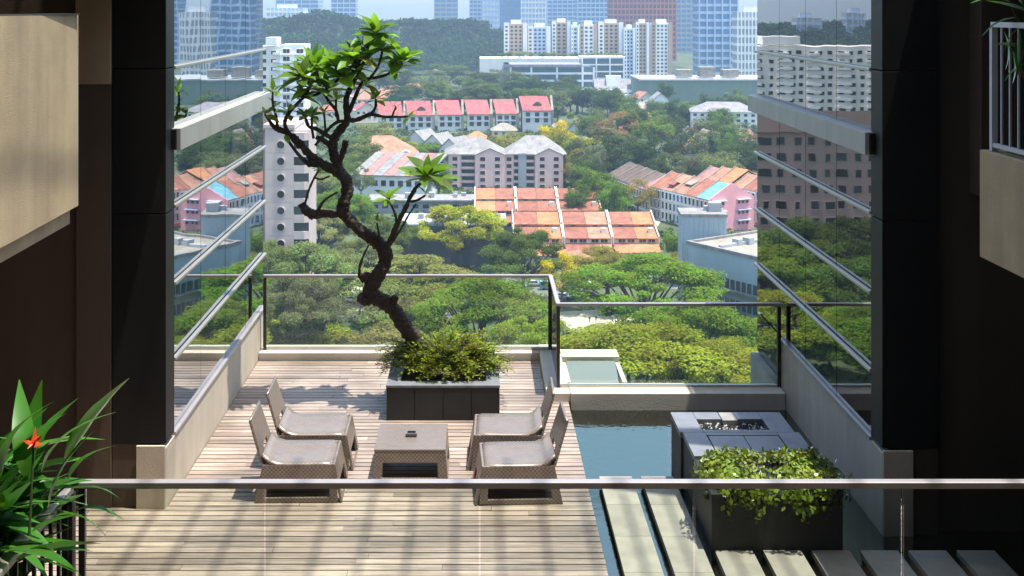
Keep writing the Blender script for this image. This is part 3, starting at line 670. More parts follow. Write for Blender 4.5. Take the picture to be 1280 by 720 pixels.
# ---- feathery bush round the trunk
bush = thing('feathery_bush', 'yellow-green feathery bush spreading over the tree planter', 'bush', (-.40, 15.65, pz-.03))
g = npr(11); Vq, Tq = [], []; stems = MB()
for i in range(430):
    az = g.uniform(0, 2*np.pi); rr = g.uniform(.25, 1) ** .6
    base = np.array([-.40 + .3*rr*np.cos(az)*g.uniform(.2,1), 15.66 + .25*rr*np.sin(az)*g.uniform(.2,1), .48 + g.uniform(-.06, .16)])
    tip = np.array([-.44 + (.93)*rr*np.cos(az), 15.66 + .62*rr*np.sin(az), .44 + .38*(1-rr**2.2)*g.uniform(.5,1.15) + g.uniform(-.03,.12)])
    if i % 9 == 0: tip[2] += g.uniform(.08,.22)
    mid = (base+tip)/2 + np.array([0,0,.12])
    if i % 3 == 0: stems.tube([base, mid, tip], [.008,.005,.002], 4)
    k = 20; ts = np.linspace(.30, 1, k)[:,None]
    pts = (1-ts)**2*base + 2*ts*(1-ts)*mid + ts**2*tip
    tg = (tip-base)/np.linalg.norm(tip-base)
    tn = g.uniform(.05,1)
    for sgn in (-1, 1):
        side = np.cross(tg, [0,0,1]); side /= np.linalg.norm(side)+1e-6
        D = tg*.75 + sgn*side*.8 + g.normal(size=(k,3))*.22
        Nn = np.tile([0,0,1.], (k,1)) + g.normal(size=(k,3))*.35
        Vq.append(leaf_quads(pts + g.normal(size=(k,3))*.012, D, Nn, g.uniform(.05,.095,k)*(1.25-.55*ts[:,0]), g.uniform(.012,.021,k))); Tq.append(np.clip(tn + g.normal(size=k)*.2, 0, 1))
place('foliage', quads('foliage', np.concatenate(Vq), np.concatenate(Tq), M['leaf_juniper']), None, bush, off(bush), kind='stuff')
stems.build('stems', M['branch'], bush, off(bush), kind='stuff')

# ---- clipped hedge in the fountain block trough
hd = thing('hedge', 'bright leafy clipped hedge spilling over the black stone planter', 'hedge', (2.85, 11.85, .53))
g = npr(21); n = 6800
u = unit(g, n); u[:,2] = np.abs(u[:,2])*1.0 - .25*(g.uniform(size=n) < .35)
e = np.sign(u)*np.abs(u)**.55
lump = 1 + .10*np.sin(7*u[:,0]+1)*np.cos(6*u[:,1]) + .07*np.sin(17*u[:,0])*np.sin(13*u[:,1])
C = np.array([2.86, 11.80, .50]) + e*np.array([.66,.48,.18])*(lump*g.uniform(.80,1.03,n))[:,None]
C[:,2] -= np.where((u[:,1] < -.3) & (g.uniform(size=n) < .4), g.uniform(0,.16,n), 0)
Nn = u + g.normal(size=(n,3))*.5; D = np.cross(Nn, g.normal(size=(n,3)))
D[:,2] -= .25
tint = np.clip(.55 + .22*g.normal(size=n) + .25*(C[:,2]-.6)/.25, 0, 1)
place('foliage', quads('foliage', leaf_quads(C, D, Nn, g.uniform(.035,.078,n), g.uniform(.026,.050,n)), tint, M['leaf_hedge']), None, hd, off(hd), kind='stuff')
mb = MB()
for i in range(26):
    x, y = 2.35 + rng.uniform(0, 1.02), 11.5 + rng.uniform(0,.7)
    mb.tube([(x,y,.53),(x+rng.uniform(-.06,.06),y+rng.uniform(-.06,.06),.70)], [.008,.004], 4)
mb.build('stems', M['branch'], hd, off(hd), kind='stuff')

# ---- heliconia at the lower left, and plants on the right balcony
def hprof(u): return .115*math.sin(math.pi*min(1,(u*.97+.02)**.8))*(1-.25*u) + .002
HV = [blade('leaf', M['leaf_heliconia'], hprof, d, f, t, 10, w) for d, f, t, w in ((.35,.35,.25,.05),(.8,.3,.5,.08),(1.3,.25,.75,.05),(.15,.5,.4,.04),(.6,.3,1.0,.06))]
hel = thing('heliconia', 'heliconia clump with broad green leaves and an orange flower at the lower left', 'plant', (-2.85, 5.6, 2.03))
g = random.Random(3); ho = Vector(off(hel)); mb = MB()
for i in range(230):
    b = Vector((g.uniform(-2.85,-2.42), g.uniform(5.7,6.45), 2.03)); h = g.uniform(.15,.85)*g.uniform(.5,1)
    lean = Vector((g.uniform(-.12,.30), g.uniform(-.1,.22), 1)).normalized(); tip = b + lean*h
    if h > .1: mb.tube([b, tip], [.011,.006], 5)
    a = g.uniform(-2.4, 1.6); e = g.uniform(.25, 1.35)
    d = Vector((math.cos(a)*math.cos(e), math.sin(a)*math.cos(e), math.sin(e)))
    o = place('leaf', g.choice(HV), None, hel); aim(o, tip+ho, d, g.uniform(-.6,.6), g.uniform(.30,.56))
for (px, py, Yd, dx, dy, dz, ln) in ((82,575,6.2,.55,.05,1.0,.56),(88,612,6.3,1,-.1,.35,.30),(70,645,6.0,1,.1,.25,.30),(92,640,6.25,.9,.0,.5,.26),(60,640,6.1,.1,.1,1,.46),(35,600,5.9,-.15,.1,1,.52),(52,590,6.1,.25,.1,1,.44),(20,700,5.6,1,.1,.35,.42),(5,690,5.6,.9,-.2,.25,.4),(40,665,5.8,1,-.1,.6,.3),(85,600,6.3,.35,.2,1,.3),(3,590,5.7,0,0,1,.42)):
    o = place('leaf', g.choice(HV[:3]), None, hel); aim(o, P(px,py,Yd)+ho, (dx,dy,dz), g.uniform(-.9,.2), ln)
mb.build('stems', M['stem'], hel, ho, kind='stuff')
c0 = P(42, 556, 5.55)
fm = MB()
for a, e, ln in ((.3,.9,.06),(2.2,.6,.05),(3.6,.5,.055),(5.2,.7,.05),(1.2,1.4,.085),(4.4,-.1,.045),(.0,.1,.045)):
    d = Vector((math.cos(a)*math.cos(e), math.sin(a)*math.cos(e), math.sin(e))); s = d.orthogonal()*.013
    fm.add([c0 - s, c0 + s, c0 + d*ln, c0 + d*ln*.5 + Vector((0,0,.012))], [(0,1,3),(1,2,3),(2,0,3),(0,2,1)])
fm.build('flower', M['flower'], hel, ho)
MB().tube([c0 - Vector((.02,0,.42)), c0], [.007,.005], 5).build('flower_stalk', M['stem'], hel, ho)
bp_ = thing('balcony_plant', 'green strap-leaved plant hanging over the right balcony railing', 'plant', (4.8, 9.9, 3.92))
po = Vector(off(bp_)); mb = MB()
for (px, py, dx, dy, dz, ln) in ((1262,2,-.8,-.1,.3,.34),(1270,22,-1,0,-.1,.34),(1268,18,.3,-.2,-.9,.42),(1255,40,.35,-.1,-1,.32),(1278,60,-.9,-.1,.25,.28),(1262,60,.5,0,-.9,.30),(1278,5,-.5,-.2,.8,.34),(1282,30,-.7,.1,-.4,.3),(1280,80,-.8,.1,-.4,.22),(1275,45,-.2,-.3,-1,.34),(1285,15,-.6,-.1,.2,.4)):
    b = P(px, py, 9.95); o = place('leaf', g.choice(HV), None, bp_); aim(o, b+po, (dx,dy,dz), g.uniform(-.6,.6), ln)
    mb.tube([(4.78+g.uniform(-.05,.15),9.9,3.92), b], [.01,.005], 5)
mb.build('stems', M['stem'], bp_, po, kind='stuff')
pp = thing('plant_pot', 'dark pot behind the right balcony railing', 'pot', (4.83, 9.9, 3.12))
MB().tube([(0,0,0),(0,0,.8)], [.14,.19], 14).build('pot', M['dark_stone'], pp, smooth=False)

# ================================================================== the city below (streets at z = GROUND)
def mground():
    m, nt, N, L, b = nodes('city_ground')
    tc = N.new('ShaderNodeTexCoord'); n = N.new('ShaderNodeTexNoise'); n.inputs['Scale'].default_value = .03; n.inputs['Detail'].default_value = 9; n.inputs['Roughness'].default_value = .7; L.new(tc.outputs['Object'], n.inputs['Vector'])
    cr = N.new('ShaderNodeValToRGB'); e = cr.color_ramp.elements
    e[0].position = .38; e[0].color = (.035,.06,.022,1); e[1].position = .66; e[1].color = (.10,.105,.055,1); k = e.new(.5); k.color = (.055,.085,.03,1)
    L.new(n.outputs[0], cr.inputs[0]); L.new(cr.outputs[0], b.inputs['Base Color']); b.inputs['Roughness'].default_value = .95
    return m
gm = MB(); gm.add([(-4500,-600,GROUND),(4500,-600,GROUND),(4500,6000,GROUND),(-4500,6000,GROUND)], [(0,1,2,3)])
struct(gm.build('ground', mground()))
M['asphalt'] = mat('asphalt', (.16,.16,.16), .9, .2, .25)
M['paving'] = mat('pale_paving', (.52,.46,.36), .9, .15, .3)
M['line'] = mat('road_paint', (.75,.75,.72), .7, .1, 1)
def road(name, pts, w, m, dz):
    """a strip laid on the ground through points (x, y)"""
    mb = MB(); L_ = []
    for i, p in enumerate(pts):
        a = Vector(pts[max(i-1,0)]); b = Vector(pts[min(i+1,len(pts)-1)]); d = (b-a).normalized(); nn = Vector((-d.y, d.x))
        q = Vector(p); L_.append((q+nn*w/2, q-nn*w/2))
    vs = [v for pr_ in L_ for v in ((pr_[0].x,pr_[0].y,GROUND+dz),(pr_[1].x,pr_[1].y,GROUND+dz))]
    mb.add(vs, [(2*i,2*i+1,2*i+3,2*i+2) for i in range(len(L_)-1)])
    return struct(mb.build(name, m))
def gp(px, py): Y = GY(py); return (XP(px,Y), Y)
road('road', [(-90,286),(-55,290),gp(440,388),gp(560,392),gp(650,385),gp(700,362),gp(760,345),(70,318),(110,300)], 13, M['asphalt'], .05)
road('road', [gp(620,352),gp(690,356),gp(750,350),gp(830,352)], 10, M['asphalt'], .06)
road('road_marking', [(-55,290),gp(440,388),gp(560,392),gp(650,385)], .3, M['line'], .08)
road('plaza', [gp(705,405),gp(760,402),gp(800,398)], 22, M['paving'], .10)
road('forecourt', [gp(455,372),gp(480,366)], 26, M['paving'], .10)
road('lane', [gp(760,318),gp(800,290),gp(820,262),gp(790,225)], 9, M['paving'], .07)

# ---- building materials
def bm_(name, rgb, **k): M[name] = mat(name, rgb, **{**dict(rough=.85, var=.10, scale=.12, streak=.10), **k}); return M[name]
for nm, c in (('w_white',(.86,.86,.85)),('w_offwhite',(.78,.76,.72)),('w_cream',(.78,.70,.58)),('w_pink',(.88,.60,.54)),('w_hotpink',(.80,.36,.38)),('w_beige',(.60,.49,.445)),('w_brown',(.40,.24,.16)),('w_tan',(.50,.37,.26)),
              ('w_bluegrey',(.34,.43,.46)),('w_grey',(.36,.38,.40)),('w_darkgrey',(.10,.115,.13)),('w_redbrown',(.56,.17,.13)),('w_redglass',(.20,.06,.06)),('w_bluewhite',(.46,.58,.74)),('w_green',(.17,.24,.19))): bm_(nm, c)
for nm, c in (('r_orange',(.45,.195,.085)),('r_rust',(.29,.11,.068)),('r_salmon',(.39,.19,.12)),('r_red',(.40,.11,.11)),('r_white',(.25,.245,.235)),('r_brown',(.13,.088,.066)),('r_blue',(.16,.38,.46)),('r_cream',(.31,.28,.225)),('r_grey',(.26,.25,.27)),('r_maroon',(.34,.17,.15))):
    bm_(nm, c, scale=.35, var=.38, streak=.22, stretch=(1,1,1), rand=.10)
M['pane'] = mat('dark_window', (.035,.04,.048), .15, .3, .4, spec=.6, rand=.7)
M['pane_blue'] = mat('blue_glass', (.09,.21,.40), .12, .25, .05, spec=.7)
M['pane_teal'] = mat('teal_glass', (.07,.13,.16), .12, .25, .08, spec=.7)
M['frame'] = mat('window_frame', (.6,.6,.58), .6, .05, 1)

win_cache = {}
def window_mesh(w, h, wall='frame', pane='pane', bars=0):
    k = (round(w,2), round(h,2), wall, pane, bars)
    if k not in win_cache:
        t = min(.14, w*.1); mb = MB()
        mb.box(-w/2, w/2, -.03, .02, -h/2, h/2, 0)
        for q in ((-w/2-t,w/2+t,h/2,h/2+t),(-w/2-t,w/2+t,-h/2-t,-h/2),(-w/2-t,-w/2,-h/2,h/2),(w/2,w/2+t,-h/2,h/2)): mb.box(q[0],q[1],-.16,.02,q[2],q[3],1)
        for i in range(bars):
            x = -w/2 + w*(i+1)/(bars+1); mb.box(x-.05, x+.05, -.07, -.031, -h/2, h/2, 1)
        me = mb.mesh('window'); me.materials.append(M[pane]); me.materials.append(M[wall]); win_cache[k] = me
    return win_cache[k]
def window(parent, x, y, z, w, h, rz=0, **k): return place('window', window_mesh(w, h, **k), None, parent, (x, y, z), rz)
def win_grid(parent, x0, x1, y, z0, z1, nx, nz, fw=.55, fh=.5, pane='pane', rz=None, kind='stuff', proud=.05, mat2=None):
    """many small windows on a far facade (front, facing -Y): one joined part"""
    mb = MB(); dx, dz = (x1-x0)/nx, (z1-z0)/nz
    for i in range(nx):
        for j in range(nz):
            cx, cz = x0+(i+.5)*dx, z0+(j+.5)*dz
            mb.box(cx-dx*fw/2, cx+dx*fw/2, y-proud, y+.3, cz-dz*fh/2, cz+dz*fh/2)
    return mb.build('window_rows', M[pane], parent, kind=kind)

def gable_roof(mb, x0, x1, y0, y1, ze, zr, over=.6, t=.25, axis='x', mi=0):
    """two sloping slabs; ridge along the axis"""
    if axis == 'x':
        ym = (y0+y1)/2; s = (zr-ze)/(ym-y0); zo = ze - s*over
        mb.slab([(x0-over,y0-over,zo),(x1+over,y0-over,zo),(x1+over,ym,zr),(x0-over,ym,zr)], t, mi); mb.slab([(x0-over,ym,zr),(x1+over,ym,zr),(x1+over,y1+over,zo),(x0-over,y1+over,zo)], t, mi)
    else:
        xm = (x0+x1)/2; s = (zr-ze)/(xm-x0); zo = ze - s*over
        mb.slab([(x0-over,y0-over,zo),(xm,y0-over,zr),(xm,y1+over,zr),(x0-over,y1+over,zo)], t, mi); mb.slab([(xm,y0-over,zr),(x1+over,y0-over,zo),(x1+over,y1+over,zo),(xm,y1+over,zr)], t, mi)
    return mb
def hip_roof(mb, x0, x1, y0, y1, ze, zr, over=.8, inset=None, mi=0):
    a, b, c, d = x0-over, x1+over, y0-over, y1+over; ym = (c+d)/2; ins = inset if inset is not None else (d-c)/2
    return mb.add([(a,c,ze),(b,c,ze),(b,d,ze),(a,d,ze),(a+ins,ym,zr),(b-ins,ym,zr)], [(0,1,5,4),(1,2,5),(2,3,4,5),(3,0,4),(0,3,2,1)], mi)

# ---- tall beige building with round windows (left), its brown side only seen mirrored in the right wing
Yb = 290.0; zt = ZP(160, 290.0)
rb = thing('round_window_building', 'beige panelled block with a column of round windows at the left', 'building', (XP(385,Yb), Yb, GROUND))
ro = off(rb)
xA, xB, xC = XP(331,Yb), XP(367,Yb), XP(385,Yb)
MB().box(xA, xB, Yb+.12, Yb+17, GROUND, zt).build('wall', M['w_beige'], rb, ro)
MB().box(xB+.01, xC, Yb+1.0, Yb+15, GROUND, zt-.6).build('side_wall', M['w_beige'], rb, ro)
MB().box(-100, xA-.02, Yb+3, Yb+19, GROUND, zt-1.2).build('long_wall', bm_('w_mauve', (.42,.30,.26)), rb, ro)
MB().box(xA-.3, xB+.3, Yb-.2, Yb+17.3, zt, zt+.9).build('parapet', M['w_beige'], rb, ro)
MB().prism([(Yb+2,zt-1.2),(Yb+11,zt+3.2),(Yb+20,zt-1.2)], 'x', -100.5, xA-.4).build('roof', bm_('r_umber', (.055,.042,.038)), rb, ro)
sh_ = 20.6*Yb/F; zc0 = ZP(181, Yb); cx = XP(351, Yb); rr_ = .90
pm = MB().box(-(xB-xA)/2*.498, (xB-xA)/2*.498, -.12, 0, -sh_/2+.05, sh_/2-.05).mesh('panel'); pm.materials.append(M['w_beige'])
rw = MB()
ring = [(math.cos(2*math.pi*i/20), math.sin(2*math.pi*i/20)) for i in range(20)]
rw.prism([(c*rr_, s*rr_) for c, s in ring], 'y', -.16, 0, 0)
V_ = [(c*rr_*k, yy, s*rr_*k) for (k, yy) in ((1.0,-.3),(1.16,-.3),(1.16,0)) for c, s in ring]
rw.add(V_, [(i,(i+1)%20,20+(i+1)%20,20+i) for i in range(20)] + [(20+i,20+(i+1)%20,40+(i+1)%20,40+i) for i in range(20)], 1)

rwm = rw.mesh('round_window'); rwm.materials.append(M['pane']); rwm.materials.append(M['w_beige'])
for j in range(-1, 14):
    z = zc0 - j*sh_ 
    if z < GROUND+2 or z > zt-1: continue
    for hx_ in (0, 1): place('panel', pm, None, rb, (ro[0] + xA + (xB-xA)*(.25+.5*hx_), ro[1] + Yb + .12, ro[2] + z))
    place('round_window', rwm, None, rb, (ro[0] + cx, ro[1] + Yb - .005, ro[2] + z))
    # window band that wraps the corner, with the beige spandrel between
    MB().box(xB+.05, xC+.08, Yb+.62, Yb+.98, z-1.0, z+1.0).build('window_band', M['pane'], rb, ro)
    MB().prism([(xB+.02,Yb+.02),(xC-.9,Yb+.02),(xC+.25,Yb+.9),(xC+.25,Yb+.99),(xB+.02,Yb+.99)], 'z', z+1.03, z+1.03+sh_-2.1).build('spandrel', M['w_beige'], rb, ro)
for j in range(12):
    z = ZP(178, Yb) - j*sh_*.985
    if z < GROUND+3: break
    for i in range(10):
        wv = (1.3, 1.3, 2.4, 1.3, 1.8)[(i + (j//3)) % 5]
        place('window', window_mesh(wv*1.2, 1.9, 'w_mauve'), None, rb, (ro[0] - 54.5 - i*3.8, ro[1] + Yb + 2.98, ro[2] + z))
# ---- long white slab block far left
Yw = 470.0
wb = thing('white_apartment_block', 'long white apartment slab behind the beige block at the left', 'building', (XP(384,Yw), Yw, GROUND)); wo = off(wb)
x1, x0 = XP(381,Yw), -165
MB().box(XP(350,Yw), x1, Yw, Yw+16, GROUND, ZP(56,Yw)).build('wall', M['w_white'], wb, wo)
MB().box(x0, XP(350,Yw)-.02, Yw+2.5, Yw+16, GROUND, ZP(58,Yw)).build('wall', M['w_offwhite'], wb, wo)
MB().box(XP(331,Yw), XP(345,Yw), Yw+2, Yw+12, ZP(56,Yw), ZP(47,Yw)).build('lift_tower', M['w_white'], wb, wo)
MB().box(-120, -104, Yw+3, Yw+12, ZP(56,Yw), ZP(46,Yw)).build('lift_tower', M['w_white'], wb, wo)
st = 9.6*Yw/F
for j in range(17):
    z = ZP(64, Yw) - j*st
    if z < GROUND+4: break
    for (px, w) in ((358,2.6),(375,2.6)):
        window(wb, wo[0]+XP(px,Yw), wo[1]+Yw-.03, wo[2]+z, w, 1.7, bars=1, wall='w_white')
    MB().box(XP(350,Yw)-.3, x1+.3, Yw-.7, Yw-.18, z-1.55, z-1.15).build('balcony_slab', M['w_white'], wb, wo)
    if j < 12:
        for i in range(7):
            xx = -76 - i*11.5
            MB().box(xx-4.6, xx, Yw+1.6, Yw+2.48, z-1.5, z-.55).build('balcony', M['w_white'], wb, wo)
win_grid(wb, x0+1, XP(350,Yw)-1, Yw+2.5, ZP(64+9.6*12,Yw)-1, ZP(58,Yw)-1, 22, 12, .5, .45).location = wo

# ---- grey-blue hall with cream roof (right)
gh = thing('grey_hall', 'grey-blue flat-roofed hall with window bands behind the trees at the right', 'building', (50.06, 285.5, GROUND), R(-56))
HT = 19.0
MB().box(0, 62, 0, 40, 0, HT).build('wall', M['w_bluegrey'], gh)
MB().box(-.3, 62.3, -.3, .5, HT, HT+.8).build('parapet', M['r_white'], gh); MB().box(-.3, .5, .52, 40, HT, HT+.8).build('parapet', M['r_white'], gh)
MB().box(.55, 62, .55, 40, HT+.01, HT+.25).build('roof', M['r_cream'], gh)
MB().box(8, 9, 2, 30, HT+.26, HT+.9).build('roof_gutter', M['w_grey'], gh)
hallb = thing('plant_room', 'ribbed grey-blue box standing at the left end of the hall roof', 'building', (XP(852,293), 293, GROUND), R(-4))
MB().box(0, 10.9, 0, 9, 0, 24.2).build('wall', M['w_bluegrey'], hallb); MB().box(-.2, 11.1, -.2, 9.2, 24.21, 24.9).build('roof', M['r_white'], hallb)
for i in range(9): MB().box(.6+i*1.2, .72+i*1.2, -.08, -.001, 0, 24.2).build('rib', M['w_bluegrey'], hallb)
for j, (za, zb) in enumerate(((11.0,13.2),(6.6,8.8),(2.2,4.4))):
    MB().box(2.5, 61, -.06, .2, za, zb).build('window_band', M['pane'], gh)
    MB().box(2.2, 61.5, -1.0, 0.001, za-.55, za-.1).build('ledge', M['r_white'], gh)
    for i in range(34): MB().box(3.4+i*1.7, 3.65+i*1.7, -.2, -.061, za, zb).build('mullion', M['w_bluegrey'], gh)

# ---- shophouse row at the right, its pink gable end, and the brown-roofed row beyond
def row_house(parent, x0, x1, depth, zw, ridge, roofm, wallm, style):
    MB().box(x0, x1, 0, depth, 0, zw).build('wall', M[wallm], parent)
    rf = gable_roof(MB(), x0, x1, 0, depth, zw, ridge, .0).build('roof', M[roofm], parent)
    rf.location.y = -.0
    MB().prism([(-.25,zw+.02),(depth/2,ridge+.5),(depth+.25,zw+.02),(depth-.3,zw-.6),(depth/2,ridge-.35),(.3,zw-.6)], 'x', x0-.18, x0+.18).build('party_wall', M['r_cream'], parent)
    w = x1-x0
    for j in range(3):
        z = zw - 1.9 - j*3.6
        if style == 'dark': MB().box(x0+.4, x1-.4, -.25, 0.001, z-1.5, z+1.4).build('screen', M['w_darkgrey'], parent)
        for i in range(3):
            window(parent, x0 + w*(i+.5)/3, -.26 if style == 'dark' else -.02, z, w*.19, 2.3, pane='pane_blue' if style == 'blue' else 'pane', wall='w_white')
        MB().box(x0+.2, x1-.2, -.5, -.001, z-1.95, z-1.6).build('string_course', M['w_white'], parent)
sa = Vector((61.9, 430)); ang = math.atan2(-30, 14.9)
SH = [('r_rust','w_white','dark','white shophouse with dark window screens at the left end of the row'),('r_salmon','w_white','plain','white shophouse with a salmon tiled roof, second in the row'),
      ('r_salmon','w_offwhite','blue','off-white shophouse in the middle of the row'),('r_rust','w_cream','plain','cream shophouse next to the blue-roofed one'),('r_blue','w_hotpink','plain','pink shophouse with a light blue roof ending the row')]
for i, (rm, wm_, stl, lb) in enumerate(SH):
    p = sa + Vector((math.cos(ang), math.sin(ang)))*6.7*i
    t = thing('shophouse', lb, 'house', (p.x, p.y, GROUND), ang, 'shophouses in the row at the right')
    row_house(t, 0, 6.7, 19, 11.2, 15.9, rm, wm_, stl)
    if i == 1: gable_roof(MB().box(2,4.6,2,5,12,13.4), 1.8, 4.8, 1.8, 5.2, 13.4, 14.2, .3).build('dormer', M['r_rust'], t)
    if i == 2: MB().slab([(1.5,4,14.0),(5.4,4,14.0),(5.4,7.4,15.2),(1.5,7.4,15.2)], .3).build('roof_sheet', M['r_cream'], t)
    if i == 4:
        MB().prism([(0,0),(19,0),(19,11.2),(9.5,16.3),(0,11.2)], 'x', 6.72, 7.1).build('gable_wall', M['w_hotpink'], t)
        for (yy, zz) in ((4.2,9.6),(4.2,6.1),(4.2,2.6),(14.3,9.6),(14.3,6.1),(14.3,2.6)):
            MB().box(7.1, 8.5, yy-2.7, yy+2.7, zz+.9, zz+1.15).build('awning', M['w_bluewhite'], t)
            for d in (-1.7, 0, 1.7): place('window', window_mesh(.9, .9, 'w_hotpink'), None, t, (7.12, yy+d, zz), R(90))
p2 = sa + Vector((math.cos(ang+R(90)), math.sin(ang+R(90))))*24
for i, (rm, wm_) in enumerate((('r_maroon','w_cream'),('r_salmon','w_offwhite'),('r_orange','w_white'),('r_salmon','w_pink'),('r_rust','w_white'),('r_salmon','w_hotpink'),('r_red','w_white'))):
    p = p2 + Vector((math.cos(ang), math.sin(ang)))*7.2*(i-1)
    t = thing('shophouse', ['maroon-roofed shophouse at the far end of the rear row','salmon-roofed shophouse in the rear row behind the dark-screened one','orange-roofed shophouse in the rear row behind the salmon roofs','salmon-roofed pink-walled shophouse in the rear row','rust-roofed shophouse in the rear row behind the blue roof','pink-walled shophouse in the rear row near the glass wing','red-roofed shophouse of the rear row next to the glass wing'][i], 'house', (p.x, p.y, GROUND), ang, 'shophouses of the rear row')
    row_house(t, 0, 7.2, 17, 11.0+(i%3)*.7, 15.6+(i%3)*.7, rm, wm_, 'plain')
a2 = math.atan2(-42, 10.5); q0 = Vector((51.0, 473.5))
for i in range(5):
    p = q0 + Vector((math.cos(a2), math.sin(a2)))*8.6*i
    t = thing('shophouse', ['brown-roofed house at the far end of the older row','brown-roofed house second from the far end of the older row','brown-roofed house in the middle of the older row','brown-roofed house fourth from the far end of the older row','brown-roofed house adjoining the white shophouse with dark screens'][i], 'house', (p.x, p.y, GROUND), a2, 'brown-roofed row beyond the shophouses')
    row_house(t, 0, 8.6, 20, 9.2, 13.8, 'r_brown' if i < 4 else 'r_maroon', 'w_tan', 'plain')

# ---- terraced houses with stepped orange roofs, two rows
def townhouse(px0, px1, Y, rows, ra, rb_, label):
    """stepped section: rear roof, clerestory, middle roof, windows, porch roof; Y is the front line"""
    x0, x1 = XP(px0, Y), XP(px1, Y); w = x1-x0
    t = thing('terraced_house', label, 'house', ((x0+x1)/2, Y, GROUND), 0, 'terraced houses with stepped orange roofs')
    h = w/2; tall = rows == 3
    d0, e0 = 0.0, (3.6 if not tall else 3.4)
    MB().box(-h, h, 0, 18, 0, e0-.2).build('wall', M['w_cream'], t)
    MB().slab([(-h,-6.6,1.9),(h*.45,-6.6,1.9),(h*.45,.0,3.35),(-h,.0,3.35)], .25).build('porch_roof', M[ra], t); MB().slab([(h*.47,-6.0,1.9),(h,-6.0,1.9),(h,.0,3.35),(h*.47,.0,3.35)], .25).build('porch_roof', M[rb_], t)
    MB().box(-h, h, -.25, 0, 0, 1.9).build('porch_wall', M['w_tan'], t)
    for x in (-h*.9, -h*.2, h*.45, h*.93): MB().box(x-.2, x+.2, -6.3, -5.9, 0, 1.75).build('porch_post', M['w_cream'], t)
    MB().box(-h, h, .2, 18, e0-.2, 5.0).build('upper_wall', M['w_cream'], t)
    for x in (-h*.62, -h*.22, h*.3, h*.7): window(t, x, .18, 4.25, w*.15, 1.3, wall='w_cream', bars=1)
    s = -1 if ra == 'r_orange' else 1
    MB().slab([(-h+.3,-.7,5.0),(h*.02,-.7,5.0),(h*.02,8.4,7.05),(-h+.3,8.4,7.05)], .28).build('roof', M[ra], t)
    MB().slab([(h*.03,-.7,5.0),(h-.3,-.7,5.0),(h-.3,8.4,7.05),(h*.03,8.4,7.05)], .28).build('roof', M[rb_], t)
    MB().box(-h, h, 8.42, 18, 5.02, 7.75).build('clerestory_wall', M['w_cream'], t)
    for x in (-h*.55, h*.42): window(t, x, 8.4, 7.4, w*.11, .7, wall='w_cream')
    MB().slab([(-h+.3,7.8,7.75),(h*.02,7.8,7.75),(h*.02,17.2,10.1),(-h+.3,17.2,10.1)], .28).build('rear_roof', M[ra], t); MB().slab([(h*.03,7.8,7.75),(h-.3,7.8,7.75),(h-.3,17.2,10.1),(h*.03,17.2,10.1)], .28).build('rear_roof', M[rb_], t)
    MB().slab([(-h,17.22,10.1),(h,17.22,10.1),(h,24,8.0),(-h,24,8.0)], .28).build('back_roof', M[rb_], t)
    prof = [(-.6,0),(-.6,5.6),(8.0,7.75),(8.0,8.4),(17.2,10.75),(24,8.6),(24,0)]
    MB().prism(prof, 'x', -h-.28, -h+.02).build('party_wall', M['w_cream'], t)
    MB().prism(prof, 'x', h-.02, h+.26).build('party_wall', M['w_cream'], t)
    MB().box(h*.62, h*.82, 3.2, 5.0, 5.8, 7.4).build('chimney_box', M['w_cream'], t)
    return t
townhouse(643, 703, 366, 3, 'r_rust', 'r_orange', 'nearer terraced house at the left end with a stepped orange roof')
townhouse(706, 764, 366, 3, 'r_rust', 'r_salmon', 'nearer terraced house in the middle with a rusty stepped roof')
townhouse(767, 823, 366, 3, 'r_rust', 'r_orange', 'nearer terraced house at the right end with a stepped orange roof')
townhouse(594, 644, 416, 2, 'r_orange', 'r_rust', 'farther terraced house at the left end below the pink apartments')
townhouse(647, 697, 416, 2, 'r_rust', 'r_rust', 'farther terraced house in the middle below the pink apartments')
townhouse(700, 751, 416, 2, 'r_rust', 'r_rust', 'farther terraced house at the right end beside the bright green tree')
# low brick-red roofs and walls in front of the nearer row
for i, (px, py, w, d, rm, lb) in enumerate(((680,330,11,8,'r_orange','small orange-roofed outbuilding left of the yellow-flowering tree'),(735,334,12,8,'r_salmon','small salmon-roofed outbuilding behind the olive tree'),(800,326,12,7,'r_orange','small orange-roofed outbuilding right of the nearer terraced houses'))):
    Y = GY(py); t = thing('outbuilding', lb, 'house', (XP(px,Y), Y, GROUND), R(-6+5*i)); MB().box(-w/2,w/2,0,d,0,2.6).build('wall', M['w_cream'], t); hip_roof(MB(),-w/2,w/2,0,d,2.61,4.3).build('roof', M[rm], t); window(t, -2, -.02, 1.5, 1.6, 1.1); window(t, 2, -.02, 1.5, 1.6, 1.1)

# ---- pink apartments with white hip roofs
pa = thing('pink_apartment_block', 'pink four-storey apartment block with white hipped roofs', 'building', (XP(632,496), 496, GROUND)); s_ = 496/F
def pbay(x0, x1, y0, zt_, roof, nwin, gable=True):
    MB().box(x0, x1, y0, 16, 0, zt_).build('wall', M['w_pink'], pa)
    if gable:
        MB().prism([(x0,zt_+.01),(x1,zt_+.01),((x0+x1)/2,zt_+2.6)], 'y', y0+.02, y0+3).build('gable', M['w_pink'], pa)
        gable_roof(MB(), x0, x1, y0, 12, zt_, zt_+2.7, .5, .2, 'y').build('bay_roof', M['r_white'], pa)
    for j in range(5):
        for i in range(nwin): window(pa, x0+(x1-x0)*(i+.5)/nwin, y0-.02, zt_-1.9-j*2.85, 2.0, 1.6, wall='w_pink')
ztp = 14.6
MB().box(-72*s_, 72*s_, 3.2, 17, 0, ztp-.1).build('main_wall', M['w_offwhite'], pa)
